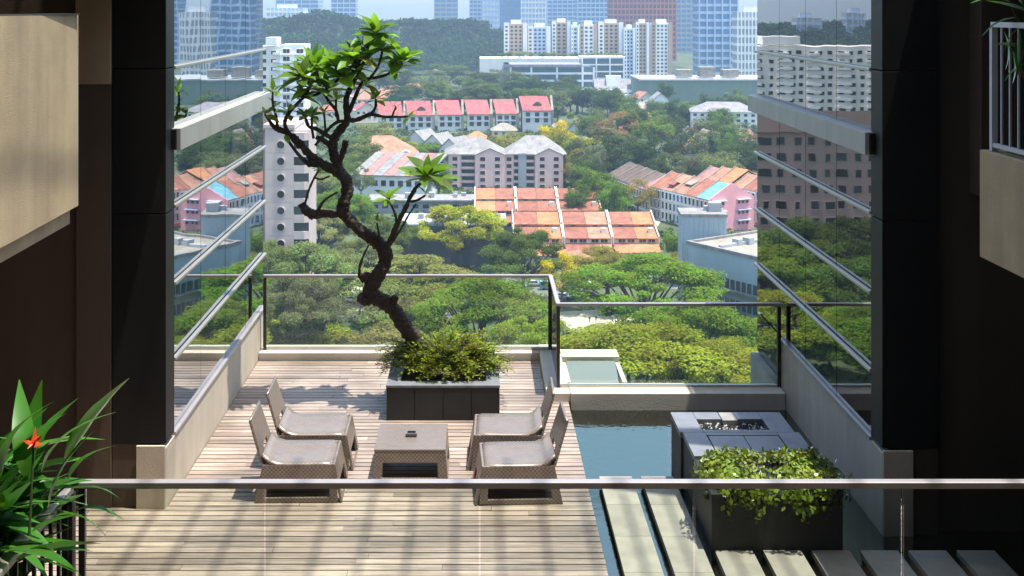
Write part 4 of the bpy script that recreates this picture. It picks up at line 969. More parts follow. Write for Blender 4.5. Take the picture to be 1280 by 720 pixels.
hip_roof(MB(), -74*s_, -2*s_, 1.5, 19, ztp, ztp+6.2, 1, 10).build('roof', M['r_white'], pa); hip_roof(MB(), 2*s_, 74*s_, 1.5, 19, ztp, ztp+6.8, 1, 9).build('roof', M['r_white'], pa)
pbay(-38*s_, -1*s_, 0, ztp, True, 2); pbay(37*s_, 72*s_, 0, ztp, True, 2); pbay(-71*s_, -56*s_, 1.2, ztp, False, 1, False); pbay(-1*s_+.02, 10*s_, 1.6, ztp-.2, False, 1, False)
for j in range(5):
    z = ztp-2.1-j*2.85
    for (a, b) in ((-56*s_,-38*s_-.02),(10*s_+.02,37*s_-.02)):
        MB().box(a+.1, b-.1, 1.4, 3.19, z-1.2, z-.35).build('balcony', M['w_pink'], pa); MB().box(a+.4, b-.4, 3.0, 3.195, z-.3, z+1.1).build('balcony_opening', M['pane'], pa)
MB().box(16*s_, 26*s_, .6, 3.1, 0, ztp+.4).build('stair_tower', M['w_grey'], pa)
# ---- low white school hall with striped roof, and the long white canopy in front of it
sh2 = thing('striped_roof_hall', 'long hall with alternating white and maroon roof strips behind the frangipani', 'building', (XP(485,470), 470, GROUND), R(-10))
MB().box(-14, 15, 0, 26, 0, 9.5).build('wall', M['w_white'], sh2)
for i in range(7):
    x = -15 + i*4.4
    MB().slab([(x,-1,9.7),(x+4.2,-1,9.7),(x+4.2+3,27,15.4),(x+3,27,15.4)], .3).build('roof_strip', M['r_maroon' if i % 2 else 'r_white'], sh2)
for i in range(8): window(sh2, -12+i*3.4, -.03, 6.5, 2.0, 2.2)
cv = thing('white_canopy_building', 'low building with a long white flat roof below the pink apartments', 'building', (XP(527,440), 440, GROUND))
MB().box(-19, 19, 0, 12, 0, 4.2).build('wall', M['w_grey'], cv); MB().box(-20, 20, -1.5, 13, 4.22, 4.9).build('roof', M['r_white'], cv)
for i in range(10): window(cv, -17+i*3.7, -.03, 2.4, 2.4, 1.6)
oh = thing('orange_hip_house', 'large cream house with a broad orange hipped roof and arched windows', 'house', (XP(475,560), 560, GROUND), R(4))
MB().box(-16, 17, 0, 22, 0, 6.2).build('wall', M['w_cream'], oh); hip_roof(MB(), -16, 17, 0, 22, 6.21, 14.5, 1.5, 13).build('roof', M['r_salmon'], oh)
for x in (-2, 12):
    MB().prism([(x+3*math.cos(math.pi*i/10), 5.2+3.4*math.sin(math.pi*i/10)) for i in range(11)], 'y', -.6, 6).build('arched_dormer', M['w_white'], oh)
    MB().prism([(x+2.3*math.cos(math.pi*i/10), 5.4+2.6*math.sin(math.pi*i/10)) for i in range(11)], 'y', -.7, -.601).build('arched_window', M['pane'], oh)
for i in range(9): window(oh, -13+i*3.5, -.03, 3.2, 1.7, 2.2)
# ---- dark grey screened building behind the rain trees
dg = thing('dark_screen_building', 'dark grey boarded building behind the flat-topped trees', 'building', (XP(565,345), 345, GROUND))
MB().box(-14.5, 15.5, 0, 18, 0, 12.5).build('wall', M['w_darkgrey'], dg); MB().box(-14.8,15.8,-.2,18.2,12.52,13.0).build('roof', M['w_grey'], dg)
for i in range(13): MB().box(-14.3+i*2.45, -12.0+i*2.45, -.12, -.001, .3, 12.2).build('board', M['w_darkgrey'], dg)
MB().box(-15.9,-14.6,-.5,4,0,12.5).build('end_pier', M['w_beige'], dg)

# ---- red-roofed terrace in the middle distance
for i, (px0, px1, lb) in enumerate(((473,507,'leftmost red-roofed house of the long terrace, partly behind a limb'),(509,544,'red-roofed terrace house with a small dark dormer, second from the left'),(546,580,'red-roofed terrace house third from the left'),(583,616,'red-roofed terrace house fourth from the left'),(619,649,'red-roofed terrace house fifth from the left'),(652,692,'rightmost red-roofed house of the long terrace with an arched dormer'))):
    Y = 727 + (5-i)*2; x0, x1 = XP(px0,Y), XP(px1,Y); w = x1-x0
    t = thing('red_roof_house', lb, 'house', ((x0+x1)/2, Y, GROUND), R(2), 'red-roofed terrace in the middle distance')
    zt_ = 9.0 + (1.6 if i == 5 else 0) + i*.5
    MB().box(-w/2+.6, w/2-1.6, 0, 14, 0, zt_).build('wall', M['w_offwhite'], t)
    MB().slab([(-w/2+.5,-1.2,zt_),(w/2-1.2,-1.2,zt_),(w/2-3.2,8,zt_+8.2),(-w/2-1.2,8,zt_+8.2)], .3).build('roof', M['r_red'], t); MB().slab([(-w/2-1.2,8.02,zt_+8.2),(w/2-3.2,8.02,zt_+8.2),(w/2-1.2,17,zt_),(-w/2+.5,17,zt_)], .3).build('back_roof', M['r_red'], t)
    MB().prism([(-.8,0),(-.8,zt_+.4),(8,zt_+8.6),(16,zt_),(16,0)], 'x', w/2-1.5, w/2-.1).build('party_wall', M['r_cream'], t)
    for x in (-w*.3, -.3, w*.26): window(t, x, -.03, zt_-2.4, 2.6, 2.4); window(t, x, -.03, zt_-6, 2.6, 2.4)
    MB().box(-w/2+1, w/2-2, -.9, -.001, zt_-4.4, zt_-4.0).build('balcony_slab', M['w_white'], t)
    if i in (1, 5): MB().prism([(-2.8+.7*j, zt_+3.2+1.9*math.sin(math.pi*j/8)) for j in range(9)], 'y', 1.6, 6).build('dormer', M['r_brown'], t)
# ---- white-roofed houses and other scattered houses
def house(px, py, wpx, rm, wm_, lb, hgt=6.5, rise=3.2, rz=0, depth=12, kind='hip', cat='house', name='house'):
    Y = GY(py); w = wpx*Y/F
    t = thing(name, lb, cat, (XP(px,Y), Y, GROUND), R(rz))
    MB().box(-w/2, w/2, 0, depth, 0, hgt).build('wall', M[wm_], t)
    if kind == 'hip': hip_roof(MB(), -w/2, w/2, 0, depth, hgt+.01, hgt+rise, .9, min(depth, w)*.5).build('roof', M[rm], t)
    elif kind == 'flat': MB().box(-w/2-.4, w/2+.4, -.4, depth+.4, hgt+.01, hgt+.6).build('roof', M[rm], t)
    else:
        MB().prism([(-w/2,hgt+.01),(w/2,hgt+.01),(0,hgt+rise)], 'y', .02, depth).build('gable', M[wm_], t); gable_roof(MB(), -w/2, w/2, 0, depth, hgt, hgt+rise+.2, .7, .25, 'y').build('roof', M[rm], t)
    nw = max(2, int(w/3.6))
    for j in range(max(1, int(hgt/3.1))):
        for i in range(nw): window(t, -w/2+w*(i+.5)/nw, -.03, hgt-1.7-j*3.1, min(1.9, w/nw*.6), 1.5, wall=wm_)
    return t
house(519,193,30,'r_white','w_offwhite','white-roofed house at the left of three below the red terrace',7,5,-28,15,'gable')
house(541,198,30,'r_white','w_offwhite','white-roofed house in the middle of three below the red terrace',7,5,-28,15,'gable')
house(562,204,30,'r_white','w_offwhite','white-roofed house beside the pink apartments',7,5,-28,15,'gable')
house(576,196,26,'r_orange','w_cream','low orange-roofed house behind the pink apartments',4,4)
house(596,182,22,'r_orange','w_cream','orange-roofed cottage near the foot of the red terrace',4,3.4)
house(516,128,28,'r_orange','w_cream','orange-roofed house in front of the wooded slope',9,6)
house(492,145,34,'r_salmon','w_cream','cream house with a salmon roof left of the wooded slope',8,5)
house(466,140,40,'r_salmon','w_offwhite','salmon-roofed house half hidden by the frangipani branches',9,6)
house(548,106,24,'r_white','w_white','small white house among trees under the dark hill',10,5)
house(585,84,70,'r_white','w_offwhite','long low white-roofed building at the foot of the hill',8,2,0,30,'flat','building','low_building')
house(630,172,30,'r_cream','w_cream','cream-roofed pavilion near the red terrace',4,4)
house(826,155,30,'r_grey','w_white','white gabled house among trees right of centre',14,6,0,14,'gable')
house(905,178,80,'r_grey','w_white','long white villa with grey roof next to the right glass wing',17,5,-8,20,'hip','house','villa')
house(858,203,22,'r_rust','w_cream','small red-roofed bungalow, left of a pair beyond the shophouses',4.5,3.6)
house(878,203,22,'r_rust','w_cream','small red-roofed bungalow, right of a pair beyond the shophouses',5,3.8)
house(928,196,26,'r_salmon','w_white','white house with a salmon roof near the right glass wing',8,5)
house(700,112,24,'r_white','w_white','small white-roofed villa with roof lights beside the glass hall',8,5)
house(668,136,30,'r_white','w_white','white sloping-roofed house behind the red terrace',8,7,20)

# small houses scattered among the trees
hg = random.Random(41); spots = []
for (n_, xr, yr, wr) in ((9,(395,505),(112,165),(18,34)),(7,(505,640),(108,124),(16,26)),(9,(700,845),(132,186),(14,26)),(7,(845,940),(180,206),(16,26)),(5,(560,625),(72,84),(18,30))):
    for i in range(n_): spots.append((hg.uniform(*xr), hg.uniform(*yr), hg.uniform(*wr)))
spots.sort(); COLR = {'r_orange':'orange','r_salmon':'salmon','r_rust':'rust-red','r_cream':'cream','r_white':'white','r_red':'red'}
_ow = 'first second third fourth fifth sixth seventh eighth ninth tenth eleventh twelfth thirteenth fourteenth fifteenth sixteenth seventeenth eighteenth nineteenth twentieth twenty-first twenty-second twenty-third twenty-fourth twenty-fifth twenty-sixth twenty-seventh twenty-eighth twenty-ninth thirtieth thirty-first thirty-second thirty-third thirty-fourth thirty-fifth thirty-sixth thirty-seventh thirty-eighth'.split()
for i, (px, py, wp) in enumerate(spots):
    rm = hg.choice(('r_orange','r_salmon','r_rust','r_salmon','r_cream','r_white','r_red'))
    t = house(px, py, wp, rm, hg.choice(('w_white','w_cream','w_offwhite')), f'small {COLR[rm]}-roofed house among trees, {_ow[i]} from the left of the scattered houses', hg.uniform(5.5,10), hg.uniform(3,5), hg.uniform(-25,25), hg.uniform(9,14), hg.choice(('hip','gable')), name='small_house')
    t['group'] = 'scattered houses among trees'

# ---- long glass hall, white chapel, green-walled viaduct
lg = thing('glass_hall', 'long low glass hall with white frames below the apartment towers', 'building', (XP(685,1020), 1020, GROUND))
k_ = 1020/F
MB().box(-48*k_, 56*k_, 0, 60, 0, ZP(84,1020)-GROUND).build('wall', M['pane_teal'], lg); zt_ = ZP(84,1020)-GROUND
MB().box(-54*k_, 42*k_, -2, 40, zt_+.02, zt_+2.4).build('roof', M['r_grey'], lg)
for z in (zt_*.25, zt_*.5, zt_*.75): MB().box(-48*k_, 57*k_, -1.2, -.02, z, z+1.8).build('floor_band', M['w_white'], lg)
for x in (-48,-22,10,42,56): MB().box(x*k_, x*k_+1.6, -1.4, -.01, 0, zt_).build('mullion', M['w_white'], lg)
MB().prism([(-60*k_,zt_*.55),(-48*k_-.05,zt_*.55),(-48*k_-.05,zt_+2.4),(-54*k_,zt_+2.4)], 'y', -1, 40).build('sloped_end', M['r_white'], lg)
wing2 = thing('glass_annexe', 'teal glass annexe at the right end of the long glass hall', 'building', (XP(753,1060), 1060, GROUND))
zt_ = ZP(73,1060)-GROUND
MB().box(-18, 19, 0, 30, 0, zt_).build('wall', M['pane_teal'], wing2); MB().box(-19,20,-1,31,zt_+.02,zt_+1.5).build('roof', M['w_white'], wing2)
for j in range(4): MB().box(-18.5,19.5,-1,-.02,zt_*(.2+.2*j),zt_*(.2+.2*j)+1.2).build('floor_band', M['w_white'], wing2)
for x in (-18.4,-6,6,18.2): MB().box(x,x+1.2,-1.2,-.01,0,zt_).build('mullion', M['w_white'], wing2)
rg = thing('roof_garden', 'planted roof terrace in front of the apartment towers', 'building', (XP(700,1120), 1120, GROUND)); zt_ = ZP(73,1120)-GROUND
MB().box(-75, 60, 0, 40, 0, zt_).build('wall', M['w_offwhite'], rg)
ch = thing('white_chapel', 'white stepped building with a pitched roof and square lantern', 'building', (XP(768,985), 985, GROUND)); zt_ = ZP(112,985)-GROUND
MB().box(-18, 17, 0, 20, 0, zt_).build('wall', M['w_white'], ch); gable_roof(MB(), -15, 15, 2, 20, zt_, zt_+8, 1).build('roof', M['r_grey'], ch); MB().box(-6, 6, 5, 14, zt_+2, zt_+11).build('lantern', M['w_white'], ch)
MB().box(-26, 17, -8, -.1, 0, zt_*.55).build('porch', M['w_white'], ch); win_grid(ch, -16, 15, 0, 2, zt_-2, 8, 2).location = (0,0,0)
vd = thing('green_embankment', 'long green-grey retaining wall with a pale parapet at the right', 'wall', (XP(872,930), 930, GROUND)); zt_ = ZP(101,930)-GROUND
MB().box(-44, 70, 0, 60, 0, zt_).build('wall', M['w_green'], vd); MB().box(-45, 71, -1.2, 61, zt_+.02, zt_+1.2).build('parapet', M['w_grey'], vd)
for i in range(3): MB().box(-14+i*18, -2+i*18, 10, 24, zt_+2.3, zt_+8+2*(i%2)).build('roof_hut', M['r_cream'], vd)

# ---- apartment towers in a row
AP = [(630,659,30,'w_tan','w_offwhite',4,'tan-fronted apartment tower at the left end of the row'),(660,688,34,'w_bluewhite','w_white',4,'recessed bluish apartment tower second in the row'),(690,713,28,'w_tan','w_white',3,'white and tan apartment tower third in the row'),(714,724,33,'w_bluewhite','w_white',1,'narrow pale apartment slab fourth in the row'),
      (725,746,31,'w_white','w_tan',3,'white apartment tower with a brown side fifth in the row'),(748,779,29,'w_tan','w_white',4,'tan and white apartment tower sixth in the row'),(780,794,36,'w_bluewhite','w_white',3,'lower bluish apartment tower seventh in the row'),(795,811,29,'w_tan','w_white',3,'slender tan apartment tower eighth in the row'),(814,840,29,'w_white','w_tan',4,'white apartment tower at the right end of the row')]
for i, (a, b, ty, m1, m2, nw, lb) in enumerate(AP):
    Y = 1184 + (i % 3)*14; x0, x1 = XP(a,Y), XP(b,Y); w = x1-x0; h = ZP(ty,Y)-GROUND
    t = thing('apartment_tower', lb, 'building', ((x0+x1)/2, Y, GROUND), 0, 'apartment towers in a row')
    MB().box(-w/2, w/2, 0, 18, 0, h).build('wall', M[m1], t); nf_ = int(h/3.9)
    MB().box(-w/2, -w/2+w*.22, -1.2, -.02, 0, h+1.5).build('side_bay', M[m2], t); MB().box(w/2-w*.18, w/2, -1.2, -.02, 0, h+1.0).build('side_bay', M[m2], t)
    MB().box(-w*.2, w*.25, 3, 12, h+.01, h+4).build('roof_house', M['w_white'], t)
    win_grid(t, -w/2+w*.24, w/2-w*.2, 0, 2, h-1, max(1,nw-1), nf_, .55, .5); win_grid(t, -w/2+.3, -w/2+w*.2, -1.2, 2, h-1, 1, nf_, .55, .5)
# ---- far towers
def tower(px0, px1, ty, Y, m1, m2, lb, floors=None, fins=6, glass=None, base=GROUND):
    x0, x1 = XP(px0,Y), XP(px1,Y); w = x1-x0; h = ZP(ty,Y)-base
    t = thing('tower', lb, 'tower', ((x0+x1)/2, Y, base)); nf_ = floors or int(h/8)
    MB().box(-w/2, w/2, 0, w*.9, 0, h).build('glazing', M[m1], t); d = h/nf_
    mb = MB()
    for j in range(nf_): mb.box(-w/2-.5, w/2+.5, -.9, w*.9+.5, j*d, j*d+d*.34)
    mb.build('floor_bands', M[m2], t, kind='stuff')
    mb = MB(); dx = w/fins
    for i in range(fins+1): mb.box(-w/2+i*dx-.7, -w/2+i*dx+.7, -1.6, -.91, 0, h)
    mb.build('fins', M[m2], t, kind='stuff')
    MB().box(-w*.25, w*.25, w*.2, w*.6, h+.01, h+6).build('plant_room', M[m2], t)
TW = [(345,398,-10,2300,'pane_blue','w_bluewhite','broad blue tower behind the hill at the far left',5),(333,379,10,2000,'w_bluewhite','w_white','low pale office block with a window grid behind the hill',9),(414,445,-40,2200,'pane_blue','w_bluewhite','single blue tower left of the open sky',4),
      (543,572,-40,2200,'pane_blue','w_grey','blue tower right of the open sky',4),(587,606,-30,2400,'pane_blue','w_bluewhite','slim blue tower behind the white ribbed one',4),(603,624,-25,1900,'w_white','w_bluewhite','white ribbed tower beside the end of the hill',5),(623,657,-30,2300,'pane_blue','pane_blue','dark blue tower behind the left apartment towers',4),
      (652,682,-30,1800,'w_bluewhite','w_white','white gridded tower behind the apartment row',7),(684,722,-40,2400,'pane_blue','w_bluewhite','blue glass tower left of the pair behind the apartments',6),(722,766,-40,2200,'pane_blue','w_bluewhite','blue glass tower right of the pair behind the apartments',8),
      (767,845,-30,1700,'w_redglass','w_redbrown','big red-brown tower above the apartment row',16),(845,876,-60,2000,'pane_blue','w_grey','grey-blue tower right of the red-brown one',5),(874,922,-30,1350,'pane_blue','w_bluewhite','broad blue glass tower at the right',5),(922,958,15,1250,'w_grey','w_white','white gridded tower next to the right glass wing',8),(962,1010,-20,1500,'pane_blue','w_bluewhite','blue tower hidden behind the right wing but mirrored in the left glass',7)]
for (a, b, ty, Y, m1, m2, lb, fn) in TW: tower(a, b, ty, Y, m1, m2, lb, fins=fn)
for (X, w, ty, lb) in ((-420,28,22,'grey tower mirrored at the centre of the right glass wing'),(-476,22,16,'slim grey tower mirrored in the right glass wing'),(-560,46,26,'broad grey tower mirrored near the dark column')):
    Y = 1500; px = VX + X*F/Y; tower(px, px+w, ty, Y, 'w_grey', 'w_bluewhite', lb, fins=4)

# ---- wooded hill behind
def hill_h(x):
    px = VX + x*F/1500
    prof = [(-700,30),(-100,34),(100,26),(250,32),(333,24),(360,22),(395,14),(420,20),(455,27),(480,28),(510,24),(560,27),(590,24),(612,34),(632,50),(660,62),(720,66),(800,68)]
    for (a, ya), (b, yb) in zip(prof, prof[1:]):
        if a <= px <= b: return ZP(ya + (yb-ya)*(px-a)/(b-a), 1500) - GROUND
    return ZP(prof[0][1], 1500)-GROUND if px < prof[0][0] else 0.0
mb = MB(); nx, ny = 90, 14; Vh, Fh = [], []
for j in range(ny+1):
    v = j/ny; yy = 1330 + v*420
    for i in range(nx+1):
        x = -1400 + i*1660/nx; Vh.append((x, yy, GROUND + .3 + max(0, hill_h(x)-7)*math.sin(math.pi*min(1, .02+v*1.12)*.5 if v < .4 else math.pi*(.25+.0)) * (1 if v < .4 else 1.4142*math.cos((v-.4)*1.2)*.98) if True else 0))
for j in range(ny):
    for i in range(nx): a = j*(nx+1)+i; Fh.append((a,a+1,a+nx+2,a+nx+1))
mb.add(Vh, Fh); struct(mb.build('hill', mat('hill_slope', (.03,.05,.02), .95, .3, .02), smooth=True))
hillV = np.array(Vh).reshape(ny+1, nx+1, 3)

# roof clutter: tanks, air conditioners and stair heads on the flat roofs
ac = MB().box(-.9,.9,-.7,.7,0,1.3).box(-.6,.6,-.75,-.701,.25,1.05).mesh('roof_unit'); ac.materials.append(M['w_grey'])
ug_ = random.Random(8)
for t, xs, ys, z, n_ in ((gh,(6,56),(4,34),HT+.26,10),(cv,(-17,17),(1,10),4.92,6),(dg,(-13,13),(2,15),13.02,7),(hallb,(2,9),(2,7),24.92,2),(wing2,(-14,14),(4,24),ZP(73,1060)-GROUND+1.52,4)):
    for i in range(n_): place('roof_unit', ac, None, t, (ug_.uniform(*xs), ug_.uniform(*ys), z), ug_.choice((0, R(90))), scale=[ug_.uniform(.7,1.7)]*3)
# ================================================================== trees
def crown_mesh(seed, kind):
    g = npr(seed); cs = []                       # clumps: centre, radius, flatness
    if kind == 'rain':                           # broad umbrella, crown radius 1 = 10 m, height 14
        for i in range(44):
            r = 9.6*np.sqrt(g.uniform(.0,1)); a = g.uniform(0,2*np.pi)
            cs.append((r*np.cos(a)*g.uniform(.92,1.08), r*np.sin(a), 12.6 - 3.4*(r/9)**2 + g.uniform(-1.3,.8), g.uniform(.9,2.7), .36))
        for i in range(16):
            a = g.uniform(0,2*np.pi); r = g.uniform(5.5,9.2); cs.append((r*np.cos(a), r*np.sin(a), g.uniform(7.0,8.8), g.uniform(1.2,2.0), .45))
        per, ls, up = 560, .28, .7
    elif kind == 'round':
        for i in range(30):
            u = unit(g,1)[0]; k = g.uniform(.4,1.15)
            cs.append((4.0*u[0]*k, 4.0*u[1]*k, 7.6 + 3.9*u[2]*k, g.uniform(.8,2.1), .8))
        per, ls, up = 260, .34, .35
    elif kind == 'tall':
        for i in range(34):
            z = g.uniform(4.5,15); r = 3.3*np.sqrt(max(.05,1-((z-8.5)/7.2)**2)); a = g.uniform(0,2*np.pi); k = g.uniform(.35,1)
            cs.append((r*k*np.cos(a), r*k*np.sin(a), z, g.uniform(1.0,1.9), .75))
        per, ls, up = 240, .34, .4
    else:                                        # airy, open crown
        for i in range(30):
            u = unit(g,1)[0]; k = g.uniform(.6,1.0)
            cs.append((5.2*u[0]*k, 5.2*u[1]*k, 8.0 + 3.2*u[2]*k, g.uniform(.9,1.7), .55))
        per, ls, up = 230, .28, .5
    Vq, Tq = [], []
    for (x, y, z, r, fl) in cs:
        n = int(per*(r/1.8)**1.6); u = unit(g, n); k = g.uniform(.35,1.05,n)**.6
        lob = 1 + .25*np.sin(3.1*u[:,0]+seed)*np.cos(4.3*u[:,1]+r)
        C = np.array([x,y,z]) + u*(k*lob)[:,None]*np.array([r,r,r*fl])
        Nn = u*(1-up) + np.array([0,0,up]) + g.normal(size=(n,3))*.45
        D = np.cross(Nn, g.normal(size=(n,3)))
        Vq.append(leaf_quads(C, D, Nn, g.uniform(.7,1.5,n)*ls*1.25, g.uniform(.6,1.2,n)*ls*.85))
        Tq.append(np.clip(g.uniform(.1,.9) + g.normal(size=n)*.16, 0, 1))
    limbs = MB()
    fork = Vector((g.uniform(-.3,.3), g.uniform(-.3,.3), {'rain':4.6,'round':3.4,'tall':4.0}.get(kind, 3.8)))
    limbs.tube([(0,0,-.3), fork*.5, fork], [.62,.48,.42] if kind == 'rain' else [.34,.27,.22], 8)
    for c in cs[::(2 if kind != 'rain' else 2)]:
        e = Vector(c[:3]); m_ = fork.lerp(e, .5) + Vector((0,0,-.06*(e-fork).length))
        limbs.tube([fork, m_, e], [.24,.15,.05] if kind == 'rain' else [.13,.08,.03], 5)
    tm = limbs.mesh('trunk'); tm.materials.append(M['trunk'])
    return quads('crown', np.concatenate(Vq), np.concatenate(Tq), M['leaf_far']), tm
PROTO = {k: [crown_mesh(100+17*i+len(k), k) for i in range(n)] for k, n in (('rain',4),('round',4),('tall',3),('airy',3))}
DIM = {'rain': (20.5, 13.6), 'round': (10.5, 12.6), 'tall': (8.6, 16.2), 'airy': (12, 12)}      # crown width, height of the model
GREEN = {'bright': (.150,.225,.030), 'lime': (.300,.310,.038), 'olive': (.235,.225,.065), 'pale': (.215,.245,.090), 'dark': (.066,.100,.030), 'mid': (.118,.172,.040), 'yellow': (.52,.37,.016), 'brown': (.24,.155,.075), 'grey': (.155,.180,.092)}
tg = random.Random(77)
LOOK = {}; ADJ = {'bright':'bright green','lime':'lime-green','olive':'olive','pale':'pale green','dark':'dark green','mid':'green','yellow':'yellow-flowered','brown':'brownish','grey':'grey-green'}
SHAPE = {'rain':'spreading tree','round':'rounded tree','tall':'upright tree','airy':'open-crowned tree'}
_o = ['', 'first','second','third','fourth','fifth','sixth','seventh','eighth','ninth','tenth','eleventh','twelfth','thirteenth','fourteenth','fifteenth','sixteenth','seventeenth','eighteenth','nineteenth']
def ordinal(n):
    if n < 20: return _o[n]
    return ({20:'twentieth',30:'thirtieth',40:'fortieth'}[n] if n % 10 == 0 else {2:'twenty',3:'thirty',4:'forty'}[n//10] + '-' + _o[n%10])
def number(ts, where):
    """label each tree of a belt by its look and its place counted from the left of the photo"""
    for i, t in enumerate(sorted(ts, key=lambda o: o.location.x/o.location.y)): t['label'] = f'{LOOK[t.name]} {where}, {ordinal(i+1)} from the left'
def tree(x, Y, w, h, kind, col, label, group=None, name=None, base=GROUND):
    nm = name or {'rain':'rain_tree','round':'round_tree','tall':'tall_tree','airy':'airy_tree'}[kind]
    t = thing(nm, label, 'tree', (x, Y, base), tg.uniform(0, 6.28), group)
    cm, tm = tg.choice(PROTO[kind]); sw, sh_ = w/DIM[kind][0], h/DIM[kind][1]
    k = (sw*tg.uniform(.95,1.05), sw*tg.uniform(.95,1.05), sh_)
    c = place('crown', cm, None, t, scale=k); c.color = (*[v*tg.uniform(.9,1.12) for v in GREEN[col]], 1)
    place('trunk', tm, None, t, scale=k)
    LOOK[t.name] = ADJ[col] + ' ' + SHAPE[kind]
    return t
def tree_px(px, ytop, wpx, h, kind, col, label, group=None):
    """tree whose crown top shows at (px, ytop); its distance follows from its height"""
    Y = (CAM_Z - GROUND - h)*F/(ytop - VY); return tree(XP(px,Y), Y, wpx*Y/F, h, kind, col, label, group)
for a in (
 (600,352,200,20,'rain','bright','broad bright green rain tree behind the left balustrade, right of the trunk'),
 (808,322,205,20,'rain','bright','broad bright green rain tree left of the grey-blue hall'),
 (868,378,180,19,'rain','bright','bright green rain tree just above the right end of the handrail'),
 (790,413,290,19,'rain','lime','huge yellow-green crown filling the right balustrade panes'),
 (662,398,150,18,'rain','lime','yellow-green crown behind the corner of the balustrade'),
 (905,430,180,17,'rain','lime','yellow-green crown at the foot of the right glass wing'),
 (575,257,125,19,'rain','lime','flat-topped yellow-green tree in front of the dark boarded building'),
 (654,286,100,19,'rain','mid','deep green spreading tree left of the nearer terraced houses'),
 (703,314,66,15,'airy','yellow','tree covered in yellow flowers in front of the terraced houses'),
 (760,310,120,15,'rain','olive','olive-brown spreading tree in front of the terraced houses'),
 (385,304,140,21,'rain','pale','pale spreading tree below the round windows'),
 (345,300,90,21,'rain','pale','pale spreading tree at the foot of the beige block by the glass wing'),
 (525,322,170,15,'rain','olive','olive flowering tree behind the frangipani trunk'),
 (366,345,130,20,'rain','grey','grey-green open tree in the left balustrade pane'),
 (448,345,110,15,'airy','pale','pale thin-crowned tree just left of the frangipani trunk'),
 (408,402,78,9,'round','lime','small yellow-green tree low in the left balustrade pane'),
 (350,412,80,8,'round','olive','olive shrubby tree at the left post of the balustrade'),
 (470,408,100,8,'round','olive','dull olive shrubby tree behind the trunk base'),
 (545,352,90,14,'airy','olive','thin olive tree between the trunk and the bright rain tree'),
 (425,238,90,18,'rain','bright','green spreading tree left of the trunk bend'),
 (400,262,80,17,'rain','pale','pale green tree beside the beige block'),
 (480,270,90,17,'rain','mid','mid-green tree right of the trunk bend'),
 (455,298,100,16,'rain','pale','pale tree behind the lower trunk bend'),
 (628,325,80,14,'airy','mid','open green tree over the boarded building end'),
 (745,206,50,19,'round','bright','tall bright green tree beside the farther terraced houses'),
 (768,224,50,17,'round','bright','bright green tree right of the farther terraced houses'),
 (765,240,34,12,'round','bright','small bright green tree at the end of the farther terraced houses'),
 (797,222,62,15,'airy','olive','olive open-crowned tree in front of the brown-roofed row'),
 (842,284,34,10,'round','bright','green tree between the terraced houses and the grey-blue box'),
 (846,315,40,9,'round','olive','dull green tree left of the grey-blue hall corner'),
 (668,168,54,19,'round','mid','rounded green tree above the pink apartments'),
 (640,160,60,20,'round','olive','olive rounded tree left above the pink apartments'),
 (700,150,64,22,'airy','yellow','golden-topped tree right of the red terrace'),
 (715,160,66,22,'round','lime','lime-green tree beside the golden-topped one'),
 (735,134,64,22,'round','mid','tall green tree above the lime-green one'),
 (722,104,70,22,'round','dark','big dark tree in front of the long glass hall'),
 (775,138,72,22,'airy','brown','brownish-topped tree in the middle of the wood'),
 (817,146,54,20,'round','bright','fresh green rounded tree below the white gabled house'),
 (862,124,44,22,'tall','mid','upright green tree beside the white gabled house'),
 (900,136,42,18,'round','dark','dark round tree in front of the long white villa'),
 (855,208,60,10,'airy','dark','dark feathery trees behind the shophouse roofs'),
 (905,205,70,12,'round','grey','grey-green tree behind the rear shophouses'),
 (560,78,70,24,'round','mid','tree crown above the long low white-roofed building'),
 (596,88,70,24,'round','dark','dark tree right of the long low white-roofed building'),
 (470,150,60,18,'round','pale','pale tree in front of the salmon-roofed houses'),
 (445,165,60,18,'round','mid','tree behind the frangipani beside the orange hipped roof'),
 (535,176,60,9,'round','bright','bright green hedge-like tree below the white-roofed houses'),
 (500,170,40,9,'round','lime','light green shrubby tree above the orange hipped roof'),
 (548,210,46,12,'round','mid','green tree between the striped hall and the pink apartments'),
 (720,228,36,14,'round','mid','green tree behind the right end of the farther terraced houses')): tree_px(*a)
# belts of look-alike trees: one label and one group to each belt
def belt(n, px, py, hs, ws, kinds, cols, where, group, keep=None):
    ts = []
    for i in range(n):
        x_, y_ = tg.uniform(*px), tg.uniform(*py)
        if keep and not keep(x_, y_): continue
        ts.append(tree_px(x_, y_, tg.uniform(*ws), tg.uniform(*hs), tg.choice(kinds), tg.choice(cols), 'tree', group))
    number(ts, where)
belt(34, (690,940), (140,192), (15,21), (36,58), ('round','round','tall','airy'), ('dark','dark','mid','grey'), 'in the wood above the shophouses', 'wood above the shophouses')
belt(22, (600,760), (172,200), (13,17), (34,54), ('round','airy'), ('dark','mid','mid','olive'), 'crowded round the pink apartments', 'trees round the pink apartments', lambda x, y: not (550 < x < 712 and y > 178))
belt(30, (500,720), (84,112), (20,24), (30,48), ('round','tall'), ('dark','mid','grey'), 'on the slope above the red-roofed terrace', 'trees above the red-roofed terrace')
belt(12, (385,500), (70,110), (18,24), (32,50), ('round','airy'), ('mid','grey','dark','pale'), 'seen hazily between the frangipani branches', 'trees between the frangipani branches')
belt(8, (395,470), (165,230), (13,17), (32,50), ('round','airy'), ('mid','pale','bright'), 'left of the upper frangipani trunk', 'trees left of the upper frangipani trunk')
belt(16, (780,945), (108,140), (18,24), (26,42), ('round','tall'), ('dark','mid'), 'along the green embankment', 'trees along the green embankment')
belt(10, (690,840), (100,112), (18,22), (22,34), ('round',), ('dark','mid'), 'at the foot of the apartment towers', 'trees below the apartment towers')
